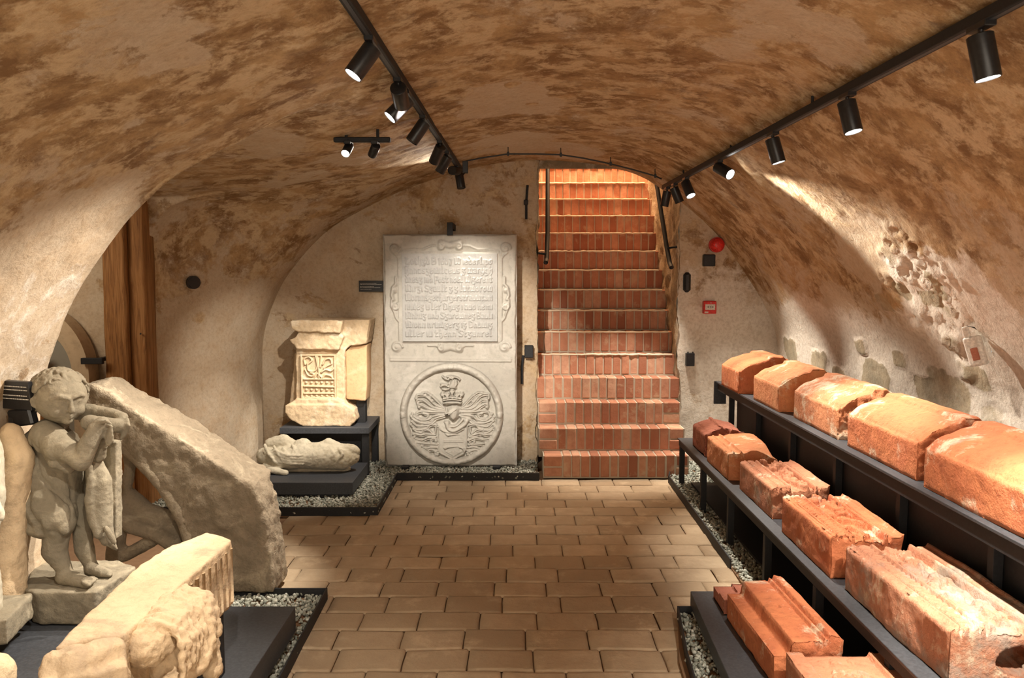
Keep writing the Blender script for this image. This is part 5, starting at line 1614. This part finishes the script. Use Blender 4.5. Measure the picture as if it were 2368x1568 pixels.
# caption plate by the slab
def plate(name, label, c_, w_, h_, yaw, tilt, lines, mat='blackplastic'):
    t = thing(name, label, 'caption plate', tuple(c_))
    b = MB(); b.box((c_[0] - w_ / 2, c_[1], c_[2] - h_ / 2), (c_[0] + w_ / 2, c_[1] + .02, c_[2] + h_ / 2), .001, rot=(tilt, 0, yaw), piv=c_); b.build('plate', M[mat], t)
    rs_ = np.random.RandomState(2); b = MB()
    for z_, x0, x1 in lines:
        x = x0
        while x < x1:
            l_ = rs_.uniform(.006, .02); b.box((c_[0] + x * w_, c_[1] - .001, c_[2] + z_ * h_), (c_[0] + min(x + l_ * 2, x1) * w_, c_[1] + .0005, c_[2] + (z_ + .035) * h_), 0, rot=(tilt, 0, yaw), piv=c_); x += l_ * 2 + .015
    b.build('small_print', M['white'], t)
    return t


p_ = atY(859, 662, YB - .04); plate('caption_plate', 'small black caption plate on the wall left of the tall slab', p_, 58 * K2, 25 * K2, 0, 0, [(.25, -.45, .2), (.15, -.45, .4), (-.05, -.45, .1), (-.15, -.45, .35), (-.3, -.45, 0)])
p_ = atY(26, 914, 3.25); plate('caption_board', 'large black caption board cut by the left picture edge', p_, .20, .115, -.35, .10, [(.3, -.4, .45), (.18, -.4, .45), (-.02, -.4, .42), (-.14, -.4, .45)])
p_ = atY(52, 966, 3.25); b = MB(); b.box((p_[0] - .07, p_[1], p_[2] - .035), (p_[0] + .05, p_[1] + .04, p_[2] + .035), .008, rot=(.1, -.15, -.3)); b.box((p_[0] - .065, p_[1] + .01, .16), (p_[0] - .045, p_[1] + .03, p_[2]), .002); tag(b.build('caption_stand', M['blackplastic']), 'black bracket stand below the large caption board', 'stand')

# iron hinges of a former door, left of the stair
def hinge(label, pts, wbox=None):
    b = MB()
    P_ = [tuple(atY(x, y, YB - .03)) for x, y in pts]; b.tube(P_, .010, 8)
    if wbox:
        q_ = atY(wbox[0], wbox[1], YB - .05); b.box((q_[0] - .035, YB - .07, q_[2] - .05), (q_[0] + .035, YB + .0, q_[2] + .05), .004)
    else:
        q_ = atY(pts[1][0], pts[1][1], YB - .03); b.box((q_[0] - .02, YB - .05, q_[2] - .02), (q_[0] + .015, YB + .02, q_[2] + .02), .004)
    tag(b.build('iron_latch', M['black']), label, 'latch', 'iron latches left of the stair')


hinge('upper black iron pin left of the stair opening', [(1220, 428), (1217, 468), (1217, 507)])
hinge('lower black iron latch with a box, between the slab and the stair', [(1210, 822), (1207, 850), (1207, 888)], (1223, 813))

# cable with clips along the arch, and droppers
pts = [(1070, 405), (1076, 398), (1075, 373), (1110, 366), (1175, 356), (1240, 356), (1297, 358), (1350, 366), (1412, 379), (1470, 394), (1515, 407), (1530, 414)]
def cz(px, py, Y=6.0): q_ = atY(px, py, Y); return (q_[0], Y, q_[2])
P_ = [cz(*p_) for p_ in pts]
cab = thing('ceiling_cable', 'thin black cable clipped along the arch above the stair opening', 'cable', P_[0])
b = MB(); b.tube(P_, .0055, 8); b.build('cable', M['blackplastic'], cab, smooth=True)
for x, y in ((1175, 356), (1297, 358), (1412, 379), (1515, 407)):
    q_ = cz(x, y); b = MB(); b.box((q_[0] - .008, q_[1] - .012, q_[2] - .014), (q_[0] + .008, q_[1] + .012, q_[2] + .014), .002); b.tube([q_, (q_[0], q_[1] + .01, q_[2] + .05)], .003, 6); b.build('cable_clip', M['blackplastic'], cab)
b = MB(); q_ = cz(1076, 386); b.box((q_[0] - .02, q_[1] - .02, q_[2] - .045), (q_[0] + .02, q_[1] + .02, q_[2] + .04), .003); b.build('junction_box', M['blackplastic'], cab)

# white sensor on the right wall
pw_ = on_vault(2262, 800)
for t_ in range(1): pass
base_ = atY(2256, 812, pw_[1] - .10)
t = thing('wall_sensor', 'white climate sensor hanging on the right wall with a black cable', 'sensor', tuple(base_))
yaw_ = -.9; tl = (0, .32, 0)
def rotv(v_, c_):
    R = np.array(Euler((0, -.30, -.75)).to_matrix()); return R @ np.array(v_) + c_
V_, Fc = cubegrid(8, 4, 14)
def rbox(hx_, hy_, hz_, c_off, rad_):
    P_ = V_ * np.array([hx_, hy_, hz_]); inner_ = np.clip(P_, -np.array([hx_, hy_, hz_]) + rad_, np.array([hx_, hy_, hz_]) - rad_)
    d_ = P_ - inner_; L = np.linalg.norm(d_, axis=1)[:, None]; P_ = inner_ + np.where(L > 1e-9, d_ / (L + 1e-9) * rad_, 0)
    P_ = P_ + np.array(c_off); return np.array([rotv(p__, base_) for p__ in P_])
obj('housing', (rbox(.036, .018, .066, (0, 0, 0), .010), Fc), M['white'], t)
obj('front_window', (rbox(.015, .004, .028, (0, -.0175, -.012), .003), Fc), M['tc4'], t)
obj('antenna', (rbox(.013, .010, .030, (-.014, 0, .085), .006), Fc), M['white'], t)
b = MB(); b.tube([rotv((-.006, 0, .07), base_), rotv((-.006, .01, .115), base_), rotv((.02, .02, .10), base_), rotv((.05, .03, .04), base_), rotv((.055, .03, -.02), base_)], .004, 8); b.build('cable', M['blackplastic'], t, smooth=True)

# ------------------------------------------------------------------ track lighting
def spot_lamp(label, top, aim, power, parent_group, cone=48, lit=True, blend=.7, L=.118, R0_=.033, drop=.038, glow=True, light=True, swing=None):
    top = np.array(top, float); aim = np.array(aim, float)
    piv = top + np.array([0, 0, -drop])
    d_ = aim - piv; d_ /= np.linalg.norm(d_)
    t = thing('spotlight', label, 'spotlight', tuple(top), parent_group)
    b = MB(); b.box((top[0] - .016, top[1] - .045, top[2] - .014), (top[0] + .016, top[1] + .045, top[2] + .004), .002); b.build('track_adapter', M['blackplastic'], t)
    b = MB(); b.tube([top, piv], .007, 8); b.build('stem', M['blackplastic'], t, smooth=True)
    c0_ = piv - d_ * .012; c1_ = c0_ + d_ * L
    b = MB()
    b.tube([c0_, c0_ + d_ * .002, c1_ - d_ * .002, c1_, c1_, c1_ - d_ * .014], [R0_ * .90, R0_, R0_, R0_ * .97, R0_ * .88, R0_ * .86], 28, cap=True)
    bevel_shade(b.build('housing', M['blackplastic'], t), 50)
    b = MB(); b.tube([c1_ - d_ * .005, c1_ - d_ * .003], R0_ * .86, 24)
    b.build('lens', M['glow'] if glow else M['blackplastic'], t)
    if light:
        l = bpy.data.lights.new('spot', 'SPOT'); l.energy = power * LAMP; l.color = WARM; l.spot_size = math.radians(cone); l.spot_blend = blend; l.shadow_soft_size = .018
        o_ = bpy.data.objects.new('spot_beam', l); COL.objects.link(o_); o_.parent = t
        o_.location = tuple(c1_ + d_ * .006 - top); o_.rotation_euler = Vector(d_).to_track_quat('-Z', 'Y').to_euler()
    return t


def track(label, p0_, p1_, clips):
    t = thing('lighting_track', label, 'lighting track', tuple(p1_))
    p0_ = np.array(p0_, float); p1_ = np.array(p1_, float)
    L = np.linalg.norm(p1_ - p0_); a_ = math.atan2(p1_[1] - p0_[1], p1_[0] - p0_[0])
    b = MB(); b.box((p0_[0], p0_[1] - .017, p0_[2]), (p0_[0] + L, p0_[1] + .017, p0_[2] + .032), .002, rot=(0, 0, a_), piv=tuple(p0_)); b.build('rail', M['black'], t)
    b = MB(); b.box((p0_[0], p0_[1] - .007, p0_[2] - .001), (p0_[0] + L, p0_[1] + .007, p0_[2] + .0005), 0, rot=(0, 0, a_), piv=tuple(p0_)); b.build('slot', M['platform'], t)
    for y_ in clips:
        f__ = (y_ - p0_[1]) / (p1_[1] - p0_[1]); q_ = p0_ + (p1_ - p0_) * f__
        top_ = float(np.interp(q_[0], D_MAIN[cL:cR, 0], D_MAIN[cL:cR, 1])) + .03
        b = MB(); b.tube([(q_[0], q_[1], q_[2] + .03), (q_[0], q_[1], top_)], .006, 8); b.build('hanger', M['black'], t)
    return t


LK, RK = 1.13, 1.08          # the tracks sit against the vault
LT0 = np.array([-.48 * LK, -.6, 1.58 + .69 * LK]); LT1 = np.array([-.352 * LK, 5.85 * LK, 1.58 + .69 * LK])
RT0 = np.array([1.165 * RK, -.6, 1.58 + .60 * RK]); RT1 = np.array([1.10 * RK, 6.02 * RK, 1.58 + .60 * RK])
track('left black lighting track under the vault', LT0, LT1, [-.3, .9, 2.1, 3.4, 4.6, 5.7, 6.5])
track('right black lighting track under the vault', RT0, RT1, [-.3, .9, 2.1, 3.4, 4.6, 5.8])


def LP(Y):
    Y = Y * LK; f__ = (Y - LT0[1]) / (LT1[1] - LT0[1]); return LT0 + (LT1 - LT0) * f__


def RP(Y):
    Y = Y * RK; f__ = (Y - RT0[1]) / (RT1[1] - RT0[1]); return RT0 + (RT1 - RT0) * f__


GLT = 'spotlights on the left track'; GRT = 'spotlights on the right track'; GB = 'spotlights on the short ceiling bar'
spot_lamp('nearest lit spotlight of the left track, aimed down to the left', LP(2.50), (-1.45, 2.45, .85), 10, GLT, 60)
spot_lamp('second spotlight of the left track, aimed at the slab', LP(3.02), (-.42, 6.5, 1.0), 58, GLT, 34, glow=False)
spot_lamp('third lit spotlight of the left track, leaning left', LP(3.22), (-1.75, 3.2, .95), 24, GLT, 60)
spot_lamp('fourth spotlight of the left track, hanging straight and seen from behind', LP(3.72), (-1.45, 4.05, .85), 36, GLT, 50, glow=False)
spot_lamp('fifth spotlight of the left track, aimed at the altar fragment', LP(4.42), (-1.35, 6.2, .72), 24, GLT, 26, glow=False)
spot_lamp('sixth spotlight of the left track, close behind the fifth', LP(4.80), (-1.7, 5.9, .2), 16, GLT, 44, glow=False)
spot_lamp('sideways spotlight near the far end of the left track', LP(5.45), (-.80, 4.85, 2.20), 5, GLT, 40, glow=False, drop=.03)
spot_lamp('last spotlight at the far end of the left track', LP(5.62), (.0, 5.9, 0), 4, GLT, 60, glow=False)
spot_lamp('nearest large spotlight of the right track', RP(2.05), (1.55, 2.1, .6), 22, GRT, 60)
spot_lamp('second spotlight of the right track from the right picture edge', RP(2.83), (1.52, 2.75, .6), 10, GRT, 60)
spot_lamp('third spotlight of the right track from the right picture edge', RP(3.60), (1.62, 3.75, .72), 24, GRT, 60)
spot_lamp('fourth spotlight of the right track, turned to graze the wall', RP(4.50), (2.12, 3.45, 1.30), 19, GRT, 46, blend=1.0)
spot_lamp('fifth spotlight of the right track, beyond the turned one', RP(5.30), (1.66, 4.9, .7), 22, GRT, 60)
spot_lamp('sixth spotlight of the right track, next to the last', RP(5.65), (1.80, 6.1, .75), 18, GRT, 60, glow=False)
spot_lamp('last spotlight at the far end of the right track', RP(5.90), (.85, 6.6, .3), 16, GRT, 60, glow=False)
# unseen lamps added on the same tracks for fill and bounced light
spot_lamp('added left track fill spotlight, out of view above the photographer', LP(1.2), (-1.3, 2.2, .4), 12, GLT, 80)
spot_lamp('added right track fill spotlight, out of view above the photographer', RP(1.2), (1.55, 1.9, .5), 26, GRT, 80)

# short bar with two lamps on the left of the vault
bp = atY(837, 313, 4.22); bl = atY(772, 315, 4.22); br = atY(903, 311, 4.22)
t = thing('ceiling_bar', 'short black lamp bar on the left side of the vault', 'lamp bar', tuple(bp))
b = MB(); b.box((bl[0], 4.205, bp[2] - .035), (br[0], 4.235, bp[2] - .010), .004); b.build('bar', M['black'], t)
b = MB(); b.tube([(bp[0] - .08, 4.22, bp[2] - .02), (bp[0] - .08, 4.22, bp[2] + .03)], .008, 8); b.tube([(bp[0] + .08, 4.22, bp[2] - .02), (bp[0] + .08, 4.22, bp[2] + .03)], .008, 8); b.build('fixing', M['black'], t)
l1 = atY(806, 318, 4.22); l2 = atY(868, 318, 4.22)
spot_lamp('lit spotlight at the left end of the short bar, facing the room', (l1[0], 4.22, bp[2] - .035), (-1.15, 2.4, .6), 14, GB, 50, L=.075, R0_=.023, drop=.022)
spot_lamp('spotlight at the right end of the short bar, turned away', (l2[0], 4.22, bp[2] - .035), (-1.75, 6.1, .75), 15, GB, 40, L=.075, R0_=.023, drop=.022, glow=False)
